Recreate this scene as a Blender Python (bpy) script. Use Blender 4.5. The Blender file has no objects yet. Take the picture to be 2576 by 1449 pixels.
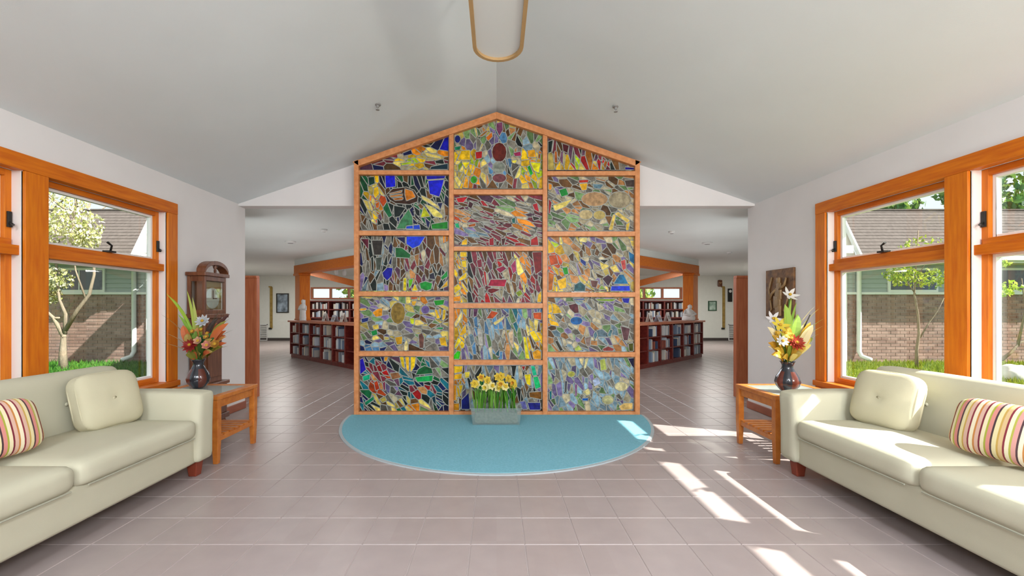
import bpy, bmesh, math, random
from mathutils import Vector, Matrix, Euler
random.seed(7)
SC = bpy.context.scene
COL = SC.collection
PI = math.pi

# ------------------------------------------------------------------ camera, sky, sun, added fill lights, exposure
H_CAM, F_PX, VPX, VPY = 1.33, 1075.0, 1249.0, 775.0
cam = bpy.data.cameras.new('camera')
cam.sensor_fit = 'HORIZONTAL'; cam.sensor_width = 36.0
cam.lens = 36.0 * F_PX / 2576.0
cam.shift_x = (1288.0 - VPX) / 2576.0
cam.shift_y = (VPY - 724.5) / 2576.0
cam.clip_start = 0.05; cam.clip_end = 200
cam_o = bpy.data.objects.new('camera', cam); COL.objects.link(cam_o)
cam_o.location = (0, 0, H_CAM); cam_o.rotation_euler = (PI / 2, 0, 0)
SC.camera = cam_o

world = bpy.data.worlds.new('sky'); SC.world = world
world.use_nodes = True
_nt = world.node_tree; _bg = _nt.nodes['Background']
_bg.inputs['Color'].default_value = (0.86, 0.93, 1.0, 1)
_bg.inputs['Strength'].default_value = 1.15

sun = bpy.data.lights.new('sun', 'SUN'); sun.energy = 15.0; sun.angle = math.radians(0.6); sun.color = (1.0, 0.96, 0.90)
sun_o = bpy.data.objects.new('sun', sun); COL.objects.link(sun_o)
sun_o.rotation_euler = Vector((-1, 0.365, -0.98)).to_track_quat('-Z', 'Y').to_euler()

def lamp(name, loc, target, sx, sy, power, color=(0.86, 0.93, 1.0)):
    l = bpy.data.lights.new(name, 'AREA'); l.shape = 'RECTANGLE'; l.size = sx; l.size_y = sy
    l.energy = power; l.color = color
    o = bpy.data.objects.new(name, l); COL.objects.link(o)
    o.location = loc
    o.rotation_euler = (Vector(target) - Vector(loc)).to_track_quat('-Z', 'Y').to_euler()
    return o
# fill lights added to brighten room, hall and library; none has a fixture
lamp('added_room_fill', (-1.6, -1.6, 3.1), (-1.2, 0.4, 0), 1.2, 2.0, 190)  # added pair of unseen cool fills behind the camera, brightening the room
lamp('added_room_fill', (1.6, -1.6, 3.1), (1.2, 0.4, 0), 1.2, 2.0, 330)
lamp('added_ceiling_fill', (2.9, -1.4, 1.85), (2.3, 2.2, 3.3), 0.45, 0.3, 80, (1.0, 0.95, 0.88))  # added unseen fill aimed up to brighten the right ceiling slope
for sx in (-1, 1):
    lamp('added_hall_fill', (sx * 2.2, 7.4, 2.62), (sx * 2.2, 7.4, 0), 1.6, 0.9, 16, (1, 0.95, 0.88))  # added downward fill for the near hall, no fixture there
    lamp('added_hall_upfill', (sx * 3.92, 6.8, 0.35), (sx * 3.1, 7.6, 3.0), 0.6, 0.4, 22, (0.92, 0.97, 1.0))  # added fill behind the partition, lightens the hall ceiling
    lamp('added_beam_fill', (sx * 4.6, 9.6, 1.05), (sx * 4.4, 9.2, 3.0), 0.5, 0.3, 5, (0.95, 0.98, 1.0))  # weak upward fill added at the counter for the ceiling above
    lamp('added_hall_fill', (sx * 7.4, 14.6, 2.62), (sx * 7.4, 14.6, 0), 0.9, 0.9, 75, (1, 0.97, 0.92))  # added fill for the far end of the hall
lamp('added_library_fill', (0, 12.5, 2.6), (0, 12.5, 0), 4.0, 2.0, 260)  # added fill behind the screen that lights the library

vs = SC.view_settings
vs.view_transform = 'Standard'; vs.look = 'None'; vs.gamma = 1.0; vs.use_curve_mapping = False
vs.exposure = 0.08

# ------------------------------------------------------------------ helpers
def hexc(h):
    h = h.lstrip('#'); v = [int(h[i:i + 2], 16) / 255 for i in (0, 2, 4)]
    return tuple(c / 12.92 if c <= 0.04045 else ((c + 0.055) / 1.055) ** 2.4 for c in v)

def px(x, y, z):
    """world point at depth z seen at image position x, y"""
    return Vector(((x - VPX) / F_PX * z, z, H_CAM - (y - VPY) / F_PX * z))

class MB:
    def __init__(self): self.v = []; self.f = []; self.m = []; self.c = []
    def add(self, vs_, fs, mi=0, col=None):
        n = len(self.v)
        self.v += [tuple(p) for p in vs_]
        for f in fs:
            self.f.append(tuple(i + n for i in f)); self.m.append(mi); self.c.append(col)
        return self
    def box(self, x0, x1, y0, y1, z0, z1, mi=0, mat=None, col=None):
        P = [(x, y, z) for z in (z0, z1) for y in (y0, y1) for x in (x0, x1)]
        if mat is not None: P = [mat @ Vector(p) for p in P]
        return self.add(P, [(0, 2, 3, 1), (4, 5, 7, 6), (0, 1, 5, 4), (2, 6, 7, 3), (0, 4, 6, 2), (1, 3, 7, 5)], mi, col)
    def obox(self, c, ax, ay, az, mi=0):
        """box from centre and three half-axis vectors"""
        c, ax, ay, az = Vector(c), Vector(ax), Vector(ay), Vector(az)
        P = [c + sx * ax + sy * ay + sz * az for sz in (-1, 1) for sy in (-1, 1) for sx in (-1, 1)]
        return self.add(P, [(0, 2, 3, 1), (4, 5, 7, 6), (0, 1, 5, 4), (2, 6, 7, 3), (0, 4, 6, 2), (1, 3, 7, 5)], mi)
    def prism(self, pts, vec, mi=0, col=None):
        """planar polygon extruded by a vector"""
        n = len(pts); v = Vector(vec)
        A = [Vector(p) for p in pts]; B = [p + v for p in A]
        fs = [tuple(range(n))[::-1], tuple(range(n, 2 * n))] + [(i, (i + 1) % n, n + (i + 1) % n, n + i) for i in range(n)]
        return self.add(A + B, fs, mi, col)
    def lathe(self, prof, c=(0, 0, 0), seg=20, mi=0, mod=None, cap=True):
        P = []; c = Vector(c)
        for r, z in prof:
            for k in range(seg):
                a = 2 * PI * k / seg; rr = r * (mod(a, z) if mod else 1)
                P.append(c + Vector((rr * math.cos(a), rr * math.sin(a), z)))
        fs = []
        for i in range(len(prof) - 1):
            for k in range(seg):
                a = i * seg + k; b = i * seg + (k + 1) % seg
                fs.append((a, b, b + seg, a + seg))
        if cap:
            fs.append(tuple(range(seg))[::-1]); fs.append(tuple((len(prof) - 1) * seg + k for k in range(seg)))
        return self.add(P, fs, mi)
    def tube(self, pts, rad, seg=8, mi=0, cap=True, col=None):
        pts = [Vector(p) for p in pts]; n = len(pts)
        if not hasattr(rad, '__len__'): rad = [rad] * n
        P = []
        for i, p in enumerate(pts):
            d = (pts[min(i + 1, n - 1)] - pts[max(i - 1, 0)]).normalized()
            u = d.orthogonal().normalized() if i == 0 else (u - d * u.dot(d)).normalized()
            w = d.cross(u)
            for k in range(seg):
                a = 2 * PI * k / seg
                P.append(p + (u * math.cos(a) + w * math.sin(a)) * rad[i])
        fs = [(i * seg + k, i * seg + (k + 1) % seg, (i + 1) * seg + (k + 1) % seg, (i + 1) * seg + k) for i in range(n - 1) for k in range(seg)]
        if cap: fs += [tuple(range(seg))[::-1], tuple((n - 1) * seg + k for k in range(seg))]
        return self.add(P, fs, mi, col)
    def softbox(self, sx, sy, sz, r, bulge=0.0, n=7, mat=None, mi=0, edge_bulge=0.0):
        """rounded, slightly stuffed box centred on the origin"""
        hx, hy, hz = sx / 2, sy / 2, sz / 2
        idx = {}; P = []; fs = []
        def pt(a, b, c):
            k = (a, b, c)
            if k in idx: return idx[k]
            q = [2 * t / n - 1 for t in k]
            q = [math.sin(t * PI / 2) ** 1 if True else t for t in q]
            p = Vector((q[0] * hx, q[1] * hy, q[2] * hz))
            rr = min(r, hx, hy, hz)
            inner = Vector((max(-hx + rr, min(hx - rr, p.x)), max(-hy + rr, min(hy - rr, p.y)), max(-hz + rr, min(hz - rr, p.z))))
            d = p - inner
            if d.length > 1e-9: p = inner + d.normalized() * rr
            if bulge or edge_bulge:
                fx, fy, fz = p.x / hx, p.y / hy, p.z / hz
                p.z += bulge * (1 - fx * fx) * (1 - fy * fy) * fz
                p.x += edge_bulge * (1 - fz * fz) * (1 - fy * fy) * fx
                p.y += edge_bulge * (1 - fz * fz) * (1 - fx * fx) * fy
            idx[k] = len(P); P.append(mat @ p if mat is not None else p)
            return idx[k]
        for s in (0, n):
            for a in range(n):
                for b in range(n):
                    for perm in range(3):
                        q = [(a, b), (a + 1, b), (a + 1, b + 1), (a, b + 1)]
                        def mk(t):
                            l = list(t); l.insert(perm, s); return pt(*l)
                        fs.append(tuple(mk(t) for t in q))
        return self.add(P, fs, mi)
    def pillow(self, w, h, t, n=14, mat=None, mi=0, tuft=0.0, gus=0.0):
        """stuffed pillow in the local xz plane, thickness along y; tuft pinches the centre"""
        P = []; fs = []
        def th(u, v):
            e = ((1 - abs(u) ** 2.6) * (1 - abs(v) ** 2.6))
            d = t / 2 * max(e, 0) ** 0.42
            if tuft: d -= tuft * math.exp(-(u * u + v * v) / 0.02) + tuft * 0.35 * math.exp(-(v * v) / 0.006) * (1 - u * u)
            return max(d, 0) + gus
        for s in (-1, 1):
            for i in range(n + 1):
                for j in range(n + 1):
                    u = math.sin((2 * i / n - 1) * PI / 2); v = math.sin((2 * j / n - 1) * PI / 2)
                    pin = 1 - 0.05 * (1 - abs(v) ** 2) * abs(u) ** 3; pin2 = 1 - 0.05 * (1 - abs(u) ** 2) * abs(v) ** 3
                    ru, rv = math.sqrt(1 - 0.30 * v ** 6), math.sqrt(1 - 0.30 * u ** 6)
                    P.append(Vector((u * w / 2 * pin * ru, s * th(u, v), v * h / 2 * pin2 * rv)))
        N = (n + 1) * (n + 1)
        for s in range(2):
            for i in range(n):
                for j in range(n):
                    a = s * N + i * (n + 1) + j
                    fs.append((a, a + 1, a + n + 2, a + n + 1))
        ring = [i * (n + 1) for i in range(n + 1)] + [n * (n + 1) + j for j in range(1, n + 1)] + [i * (n + 1) + n for i in range(n - 1, -1, -1)] + [j for j in range(n - 1, 0, -1)]
        for k in range(len(ring)):
            a, b = ring[k], ring[(k + 1) % len(ring)]
            fs.append((a, b, b + N, a + N))
        if mat is not None: P = [mat @ p for p in P]
        return self.add(P, fs, mi)
    def mesh(self, name, mats, smooth=False, recalc=True):
        me = bpy.data.meshes.new(name)
        me.from_pydata(self.v, [], self.f)
        for m in (mats if isinstance(mats, (list, tuple)) else [mats]): me.materials.append(m)
        for p, mi in zip(me.polygons, self.m): p.material_index = mi
        if recalc:
            bm = bmesh.new(); bm.from_mesh(me)
            bmesh.ops.remove_doubles(bm, verts=bm.verts, dist=1e-6)
            bmesh.ops.recalc_face_normals(bm, faces=bm.faces)
            bm.to_mesh(me); bm.free()
        if any(c is not None for c in self.c) and len(me.polygons) == len(self.c):
            at = me.color_attributes.new('Col', 'FLOAT_COLOR', 'CORNER')
            for p, c in zip(me.polygons, self.c):
                for li in p.loop_indices: at.data[li].color = (*(c or (1, 1, 1)), 1)
        if smooth:
            for p in me.polygons: p.use_smooth = True
        return me
    def build(self, name, mats, parent=None, smooth=False, bevel=0, recalc=True, loc=None, rot=None):
        return link(name, self.mesh(name, mats, smooth, recalc), parent, bevel, loc, rot, smooth)

def link(name, me, parent=None, bevel=0, loc=None, rot=None, smooth=False):
    o = bpy.data.objects.new(name, me); COL.objects.link(o)
    o.parent = parent
    if loc is not None: o.location = loc
    if rot is not None: o.rotation_euler = rot
    if bevel:
        b = o.modifiers.new('bevel', 'BEVEL'); b.width = bevel; b.segments = 2; b.limit_method = 'ANGLE'; b.angle_limit = math.radians(40)
        for p in me.polygons: p.use_smooth = False
    return o
def tag(o, label, cat=None, group=None, kind=None):
    if label: o['label'] = label
    if cat: o['category'] = cat
    if group: o['group'] = group
    if kind: o['kind'] = kind
    return o
def thing(name, label, cat, loc=(0, 0, 0), rot=(0, 0, 0), group=None):
    o = bpy.data.objects.new(name, None); COL.objects.link(o)
    o.location = loc; o.rotation_euler = rot; o.empty_display_size = 0.1
    return tag(o, label, cat, group)
def struct(o): o['kind'] = 'structure'; return o
def structure(name, loc=(0, 0, 0)):
    o = bpy.data.objects.new(name, None); COL.objects.link(o); o.location = loc; o['kind'] = 'structure'; return o
def copy_tree(o, parent=None):
    c = o.copy(); COL.objects.link(c); c.parent = parent
    for ch in list(o.children): copy_tree(ch, c)
    return c

# ------------------------------------------------------------------ materials
def mat(name, color, rough=0.5, spec=0.5, noise=0.0, nscale=8.0, stretch=(1, 1, 1), color2=None, bump=0.0, bscale=60.0, metal=0.0, coat=0.0, bstretch=None):
    m = bpy.data.materials.new(name); m.use_nodes = True
    nt = m.node_tree; b = nt.nodes['Principled BSDF']
    b.inputs['Base Color'].default_value = (*color, 1); b.inputs['Roughness'].default_value = rough
    b.inputs['Specular IOR Level'].default_value = spec; b.inputs['Metallic'].default_value = metal
    b.inputs['Coat Weight'].default_value = coat
    if noise or color2 or bump:
        tc = nt.nodes.new('ShaderNodeTexCoord')
        mp = nt.nodes.new('ShaderNodeMapping'); mp.inputs['Scale'].default_value = stretch
        nt.links.new(tc.outputs['Object'], mp.inputs['Vector'])
    if noise or color2:
        n = nt.nodes.new('ShaderNodeTexNoise'); n.inputs['Scale'].default_value = nscale; n.inputs['Detail'].default_value = 4
        nt.links.new(mp.outputs['Vector'], n.inputs['Vector'])
        r = nt.nodes.new('ShaderNodeValToRGB')
        c2 = color2 or tuple(max(0, c * (1 - noise)) for c in color)
        r.color_ramp.elements[0].position = 0.3; r.color_ramp.elements[0].color = (*c2, 1)
        r.color_ramp.elements[1].position = 0.7; r.color_ramp.elements[1].color = (*color, 1)
        nt.links.new(n.outputs['Fac'], r.inputs['Fac']); nt.links.new(r.outputs['Color'], b.inputs['Base Color'])
    if bump:
        n2 = nt.nodes.new('ShaderNodeTexNoise'); n2.inputs['Scale'].default_value = bscale; n2.inputs['Detail'].default_value = 3
        if bstretch:
            mp2 = nt.nodes.new('ShaderNodeMapping'); mp2.inputs['Scale'].default_value = bstretch
            nt.links.new(tc.outputs['Object'], mp2.inputs['Vector']); nt.links.new(mp2.outputs['Vector'], n2.inputs['Vector'])
        else: nt.links.new(tc.outputs['Object'], n2.inputs['Vector'])
        bp = nt.nodes.new('ShaderNodeBump'); bp.inputs['Strength'].default_value = bump; bp.inputs['Distance'].default_value = 0.01
        nt.links.new(n2.outputs['Fac'], bp.inputs['Height']); nt.links.new(bp.outputs['Normal'], b.inputs['Normal'])
    return m

def vcol_mat(name, rough=0.5, spec=0.5, translucent=0.0, streak=0.0, sscale=25):
    """material that takes each piece's own colour"""
    m = bpy.data.materials.new(name); m.use_nodes = True
    nt = m.node_tree; b = nt.nodes['Principled BSDF']; out = nt.nodes['Material Output']
    at = nt.nodes.new('ShaderNodeAttribute'); at.attribute_name = 'Col'
    src = at.outputs['Color']
    if streak:
        tc = nt.nodes.new('ShaderNodeTexCoord'); n = nt.nodes.new('ShaderNodeTexNoise'); n.inputs['Scale'].default_value = sscale; n.inputs['Detail'].default_value = 3
        nt.links.new(tc.outputs['Object'], n.inputs['Vector'])
        mr = nt.nodes.new('ShaderNodeMapRange'); mr.inputs['From Min'].default_value = 0.3; mr.inputs['From Max'].default_value = 0.7
        mr.inputs['To Min'].default_value = 1 - streak; mr.inputs['To Max'].default_value = 1 + streak * 0.6
        nt.links.new(n.outputs['Fac'], mr.inputs['Value'])
        mx = nt.nodes.new('ShaderNodeMix'); mx.data_type = 'RGBA'; mx.blend_type = 'MULTIPLY'; mx.inputs['Factor'].default_value = 1
        nt.links.new(src, mx.inputs[6]); nt.links.new(mr.outputs['Result'], mx.inputs[7]); src = mx.outputs[2]
    nt.links.new(src, b.inputs['Base Color'])
    b.inputs['Roughness'].default_value = rough; b.inputs['Specular IOR Level'].default_value = spec
    if translucent:
        tr = nt.nodes.new('ShaderNodeBsdfTranslucent'); nt.links.new(src, tr.inputs['Color'])
        ms = nt.nodes.new('ShaderNodeMixShader'); ms.inputs['Fac'].default_value = translucent
        nt.links.new(b.outputs['BSDF'], ms.inputs[1]); nt.links.new(tr.outputs['BSDF'], ms.inputs[2]); nt.links.new(ms.outputs['Shader'], out.inputs['Surface'])
    return m

def pane_mat(name, tint=(0.97, 0.99, 0.98), gloss=0.05):
    m = bpy.data.materials.new(name); m.use_nodes = True; nt = m.node_tree
    nt.nodes.remove(nt.nodes['Principled BSDF']); out = nt.nodes['Material Output']
    t = nt.nodes.new('ShaderNodeBsdfTransparent'); t.inputs['Color'].default_value = (*tint, 1)
    g = nt.nodes.new('ShaderNodeBsdfGlossy'); g.inputs['Roughness'].default_value = 0.02
    ms = nt.nodes.new('ShaderNodeMixShader'); ms.inputs['Fac'].default_value = gloss
    nt.links.new(t.outputs[0], ms.inputs[1]); nt.links.new(g.outputs[0], ms.inputs[2]); nt.links.new(ms.outputs[0], out.inputs['Surface'])
    return m

M = {}
M['wall'] = mat('wall_paint', (0.73, 0.695, 0.68), 0.75, 0.3, noise=0.04, nscale=3, bump=0.05, bscale=250)
M['ceiling'] = mat('ceiling_paint', (0.74, 0.785, 0.80), 0.8, 0.25, noise=0.03, nscale=2, bump=0.05, bscale=200)
M['hall_ceiling'] = mat('hall_ceiling_paint', (0.72, 0.75, 0.72), 0.55, 0.4, noise=0.05, nscale=1.5)
M['hall_wall'] = mat('hall_wall_paint', (0.74, 0.75, 0.69), 0.7, 0.3, noise=0.04)
M['wood'] = mat('orange_stained_wood', (0.66, 0.180, 0.009), 0.42, 0.3, color2=(0.50, 0.105, 0.006), nscale=5, stretch=(9, 0.8, 9), bump=0.06, bscale=40)
M['wood_z'] = mat('orange_stained_wood_upright', (0.68, 0.195, 0.009), 0.42, 0.3, color2=(0.54, 0.120, 0.006), nscale=5, stretch=(9, 9, 0.8), bump=0.06, bscale=40)
M['frame_wood'] = mat('screen_frame_wood', (0.66, 0.28, 0.11), 0.45, 0.4, color2=(0.50, 0.18, 0.055), nscale=6, stretch=(3, 3, 3))
M['red_wood'] = mat('reddish_cherry_wood', (0.52, 0.165, 0.070), 0.4, 0.4, color2=(0.40, 0.105, 0.042), nscale=5, stretch=(7, 7, 0.7))
M['dark_red_wood'] = mat('dark_cherry_bookcase_wood', (0.21, 0.030, 0.020), 0.4, 0.45, color2=(0.12, 0.014, 0.012), nscale=5, stretch=(3, 3, 3))
M['foot_wood'] = mat('dark_red_foot_wood', (0.26, 0.05, 0.025), 0.4, 0.4, noise=0.2)
M['clock_wood'] = mat('walnut_clock_wood', (0.20, 0.075, 0.032), 0.3, 0.5, color2=(0.10, 0.030, 0.014), nscale=5, stretch=(8, 8, 0.8))
M['table_wood'] = mat('honey_oak_table_wood', (0.60, 0.205, 0.035), 0.35, 0.5, color2=(0.44, 0.12, 0.018), nscale=5, stretch=(4, 4, 4))
M['fabric'] = mat('sage_cream_upholstery', (0.555, 0.527, 0.395), 0.85, 0.2, noise=0.06, nscale=4, bump=0.12, bscale=420)
M['pillow_fabric'] = mat('cream_pillow_fabric', (0.57, 0.525, 0.365), 0.88, 0.2, noise=0.07, nscale=5, bump=0.15, bscale=380)
M['piping'] = mat('seam_thread', (0.36, 0.35, 0.27), 0.9, 0.1)
M['carpet'] = mat('teal_carpet_pile', (0.25, 0.55, 0.66), 0.95, 0.1, color2=(0.20, 0.475, 0.57), nscale=60, bump=0.5, bscale=500)
M['carpet_edge'] = mat('grey_carpet_binding', (0.42, 0.47, 0.49), 0.6, 0.3)
M['grout'] = mat('pale_grout', (0.395, 0.332, 0.315), 0.8, 0.2)
M['lead'] = mat('grey_lead_came', (0.36, 0.365, 0.32), 0.5, 0.4, noise=0.25, nscale=20)
M['glass_piece'] = vcol_mat('coloured_glass', 0.45, 0.25, translucent=0.15, streak=0.45, sscale=22)
M['pane'] = pane_mat('window_pane')
M['table_glass'] = pane_mat('table_glass', (0.86, 0.93, 0.89), 0.40)
M['clock_glass'] = pane_mat('clock_glass', (0.9, 0.93, 0.9), 0.15)
M['bin'] = pane_mat('clear_plastic', (0.90, 0.93, 0.92), 0.10)
def _milky(m, k):
    nt = m.node_tree; out = nt.nodes['Material Output']; src = out.inputs['Surface'].links[0].from_socket
    d = nt.nodes.new('ShaderNodeBsdfDiffuse'); d.inputs['Color'].default_value = (0.62, 0.68, 0.64, 1)
    ms = nt.nodes.new('ShaderNodeMixShader'); ms.inputs['Fac'].default_value = k
    nt.links.new(src, ms.inputs[1]); nt.links.new(d.outputs[0], ms.inputs[2]); nt.links.new(ms.outputs[0], out.inputs['Surface'])
_milky(M['bin'], 0.13); _milky(M['table_glass'], 0.3)
M['white_frame'] = mat('white_sash_paint', (0.80, 0.79, 0.76), 0.5)
M['reveal'] = mat('cream_reveal_paint', (0.80, 0.70, 0.66), 0.5)
M['black'] = mat('dark_bronze_metal', (0.03, 0.028, 0.026), 0.35, 0.5, metal=0.6)
M['brass'] = mat('satin_brass', (0.50, 0.315, 0.14), 0.4, 0.5, noise=0.1)
M['diffuser'] = mat('white_acrylic_diffuser', (0.72, 0.745, 0.74), 0.35, 0.5)
M['white_plastic'] = mat('white_plastic', (0.72, 0.72, 0.70), 0.5)
M['grey_plastic'] = mat('grey_metal_sprinkler', (0.30, 0.29, 0.28), 0.5)
M['plaster'] = mat('white_plaster', (0.80, 0.79, 0.76), 0.7, noise=0.06)
M['base'] = mat('red_brown_baseboard_wood', (0.36, 0.11, 0.055), 0.45, color2=(0.27, 0.075, 0.035), nscale=5)
M['dark_base'] = mat('dark_vinyl_baseboard', (0.055, 0.045, 0.04), 0.6)
M['vase'] = vcol_mat('glazed_ceramic', 0.16, 0.6)
M['leaf'] = vcol_mat('leaf_tissue', 0.5, 0.4, translucent=0.3)
M['petal'] = vcol_mat('petal_tissue', 0.6, 0.3, translucent=0.3)
M['book'] = vcol_mat('book_cover', 0.55, 0.4)
M['bark'] = mat('grey_brown_bark', (0.30, 0.24, 0.17), 0.9, 0.2, noise=0.4, nscale=14, stretch=(2, 2, 0.5), bump=0.4, bscale=30)
M['grass'] = vcol_mat('grass_blade', 0.7, 0.2, translucent=0.3)
M['lawn'] = mat('lawn_soil_and_grass', (0.085, 0.155, 0.02), 0.95, 0.1, color2=(0.055, 0.105, 0.014), nscale=6)
M['siding'] = mat('pale_grey_siding', (0.34, 0.385, 0.37), 0.6, 0.3)
M['trim_white'] = mat('white_exterior_trim', (0.70, 0.70, 0.67), 0.5)
M['soffit'] = mat('tan_soffit', (0.55, 0.50, 0.38), 0.7)
M['shingle'] = mat('taupe_roof_shingle', (0.140, 0.117, 0.106), 0.95, 0.1, color2=(0.098, 0.080, 0.072), nscale=9, stretch=(2, 1, 1), bump=0.3, bscale=60)
M['mortar'] = mat('mortar', (0.40, 0.35, 0.31), 0.9, 0.1)
M['dark_glass'] = mat('dark_window_glass', (0.05, 0.06, 0.06), 0.08, 0.6)
M['roof_ext'] = mat('roof_deck', (0.25, 0.22, 0.2), 0.9)

def per_piece(name, c1, c2, rough, size, spec=0.5, bump=0.0, bscale=80, mottled=0.0):
    """each tile or brick gets its own tone from the cell it stands in"""
    m = mat(name, c1, rough, spec, bump=bump, bscale=bscale) if bump else mat(name, c1, rough, spec)
    nt = m.node_tree; b = nt.nodes['Principled BSDF']
    g = nt.nodes.new('ShaderNodeNewGeometry')
    dv = nt.nodes.new('ShaderNodeVectorMath'); dv.operation = 'DIVIDE'; dv.inputs[1].default_value = size
    fl = nt.nodes.new('ShaderNodeVectorMath'); fl.operation = 'FLOOR'
    wn = nt.nodes.new('ShaderNodeTexWhiteNoise'); wn.noise_dimensions = '3D'
    nt.links.new(g.outputs['Position'], dv.inputs[0]); nt.links.new(dv.outputs[0], fl.inputs[0]); nt.links.new(fl.outputs[0], wn.inputs['Vector'])
    mx = nt.nodes.new('ShaderNodeMix'); mx.data_type = 'RGBA'
    mx.inputs[6].default_value = (*c1, 1); mx.inputs[7].default_value = (*c2, 1)
    nt.links.new(wn.outputs['Value'], mx.inputs['Factor'])
    nt.links.new(mx.outputs[2], b.inputs['Base Color'])
    if mottled:
        n = nt.nodes.new('ShaderNodeTexNoise'); n.inputs['Scale'].default_value = 7; n.inputs['Detail'].default_value = 4
        nt.links.new(g.outputs['Position'], n.inputs['Vector'])
        mr = nt.nodes.new('ShaderNodeMapRange'); mr.inputs['To Min'].default_value = 1 - mottled; mr.inputs['To Max'].default_value = 1 + mottled
        nt.links.new(n.outputs['Fac'], mr.inputs['Value'])
        m2 = nt.nodes.new('ShaderNodeMix'); m2.data_type = 'RGBA'; m2.blend_type = 'MULTIPLY'; m2.inputs['Factor'].default_value = 1
        nt.links.new(mx.outputs[2], m2.inputs[6]); nt.links.new(mr.outputs['Result'], m2.inputs[7]); nt.links.new(m2.outputs[2], b.inputs['Base Color'])
    return m
TP = 0.305
M['tile'] = per_piece('mauve_clay_tile', (0.375, 0.312, 0.298), (0.357, 0.292, 0.277), 0.30, (TP, TP, 50), 0.5, mottled=0.10)
M['brick'] = per_piece('pink_brown_brick', (0.36, 0.235, 0.195), (0.22, 0.135, 0.11), 0.9, (0.24, 50, 0.08), 0.2, mottled=0.15)

# ------------------------------------------------------------------ room shell
XW, DW, ZW, RIDGE = 3.36, 5.56, 2.685, 3.828       # wall plane, end of the room, ceiling at wall, ridge
SL = (RIDGE - ZW) / XW
YB = -3.2                                          # rear end of the room (behind the camera)
ZHC = 2.659                                        # hall ceiling
Z0W, Z1W = 0.535, 2.42                             # window casing bottom and top
CW = 0.115                                         # casing width
WIN = [(3.19, 4.35), (1.87, 3.03), (0.55, 1.71)]   # openings of the three windows along each wall

FLOOR_EDGE = [(-3.56, YB), (3.56, YB), (3.56, 5.72), (4.3, 5.72), (10.9, 17.7), (-10.9, 17.7), (-4.3, 5.72), (-3.56, 5.72)]
floor_slab = MB().prism([(x, y, -0.12) for x, y in FLOOR_EDGE], (0, 0, 0.117)).build('floor', M['grout']); struct(floor_slab)

def ceil_z(x): return RIDGE - SL * abs(x)
cm = MB(); XE = 3.95
cm.prism([(-XE, YB - 1.4, ceil_z(XE)), (0, YB - 1.4, RIDGE), (XE, YB - 1.4, ceil_z(XE)), (XE, YB - 1.4, ceil_z(XE) + 0.2), (0, YB - 1.4, RIDGE + 0.2), (-XE, YB - 1.4, ceil_z(XE) + 0.2)], (0, DW + 0.15 - YB + 1.4, 0))
struct(cm.build('ceiling', M['ceiling']))
hc = MB()
hall_poly = [(-4.3, DW + 0.16), (-10.9, 17.7), (10.9, 17.7), (4.3, DW + 0.16)]
hc.prism([(x, y, ZHC) for x, y in hall_poly], (0, 0, 0.2))
struct(hc.build('ceiling_hall', M['hall_ceiling']))

for s, side in ((-1, 'left'), (1, 'right')):
    w = MB()
    def wb(y0, y1, z0, z1):
        a, b = sorted((s * XW, s * (XW + 0.2))); w.box(a, b, y0, y1, z0, z1)
    wb(WIN[0][1], DW + 0.15, 0, 2.70)
    wb(WIN[2][0] - 0.0, WIN[0][1], 0, Z0W + 0.04)
    wb(WIN[2][0], WIN[0][1], Z1W - CW + 0.002, 2.70)
    wb(YB, WIN[2][0], 0, 2.70)
    for (a0, a1), (b0, b1) in ((WIN[0], WIN[1]), (WIN[1], WIN[2])): wb(b1, a0, Z0W, Z1W)
    struct(w.build('wall_' + side, M['wall']))
    # hall side walls
    hw = MB()
    def hwall(p, q, t=0.15):
        p, q = Vector((*p, 0)), Vector((*q, 0)); d = (q - p).normalized(); n = Vector((d.y, -d.x, 0)) * t * (1 if s < 0 else -1)
        hw.prism([p, q, q - n, p - n], (0, 0, ZHC + 0.1))
    hwall((s * 3.57, DW + 0.16), (s * 4.3, DW + 0.16)); hwall((s * 4.3, DW + 0.16), (s * 10.9, 17.7))
    struct(hw.build('wall_hall_' + side, M['hall_wall']))
    bb = MB(); a, b = sorted((s * XW, s * (XW - 0.018))); bb.box(a, b, YB, DW + 0.15, 0, 0.095)
    struct(bb.build('baseboard_' + side, M['base'], bevel=0.004))
# gable wall over the openings to the hall
g = MB(); g.prism([(-XW, DW, ZHC), (XW, DW, ZHC), (XW, DW, ZW + 0.02), (0, DW, RIDGE + 0.02), (-XW, DW, ZW + 0.02)], (0, 0.15, 0))
struct(g.build('wall_gable', M['wall']))
# rear wall with a wide glazed opening
rw = MB()
rw.box(-XW - .2, -2.6, YB - 0.2, YB, 0, 2.8); rw.box(2.6, XW + .2, YB - 0.2, YB, 0, 2.8); rw.box(-2.6, 2.6, YB - 0.2, YB, 2.35, 2.8)
rw.prism([(-XW, YB - .2, 2.8), (XW, YB - .2, 2.8), (0, YB - .2, RIDGE + 0.05)], (0, 0.2, 0))
struct(rw.build('wall_rear', M['wall']))
rwin = structure('window_7', (0, YB - 0.1, 0))
m = MB()
for x in (-2.6, -1.3, 0, 1.3, 2.6): m.box(x - 0.05, x + 0.05, -0.05, 0.05, 0.0, 2.35)
m.box(-2.6, 2.6, -0.05, 0.05, 0.0, 0.12); m.box(-2.6, 2.6, -0.05, 0.05, 2.25, 2.35); m.build('mullion_frame', M['wood_z'], rwin)
for k in range(4): MB().box(-2.55 + k * 1.3, -1.35 + k * 1.3, -0.004, 0.004, 0.12, 2.25).build('pane', M['pane'], rwin)
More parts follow.
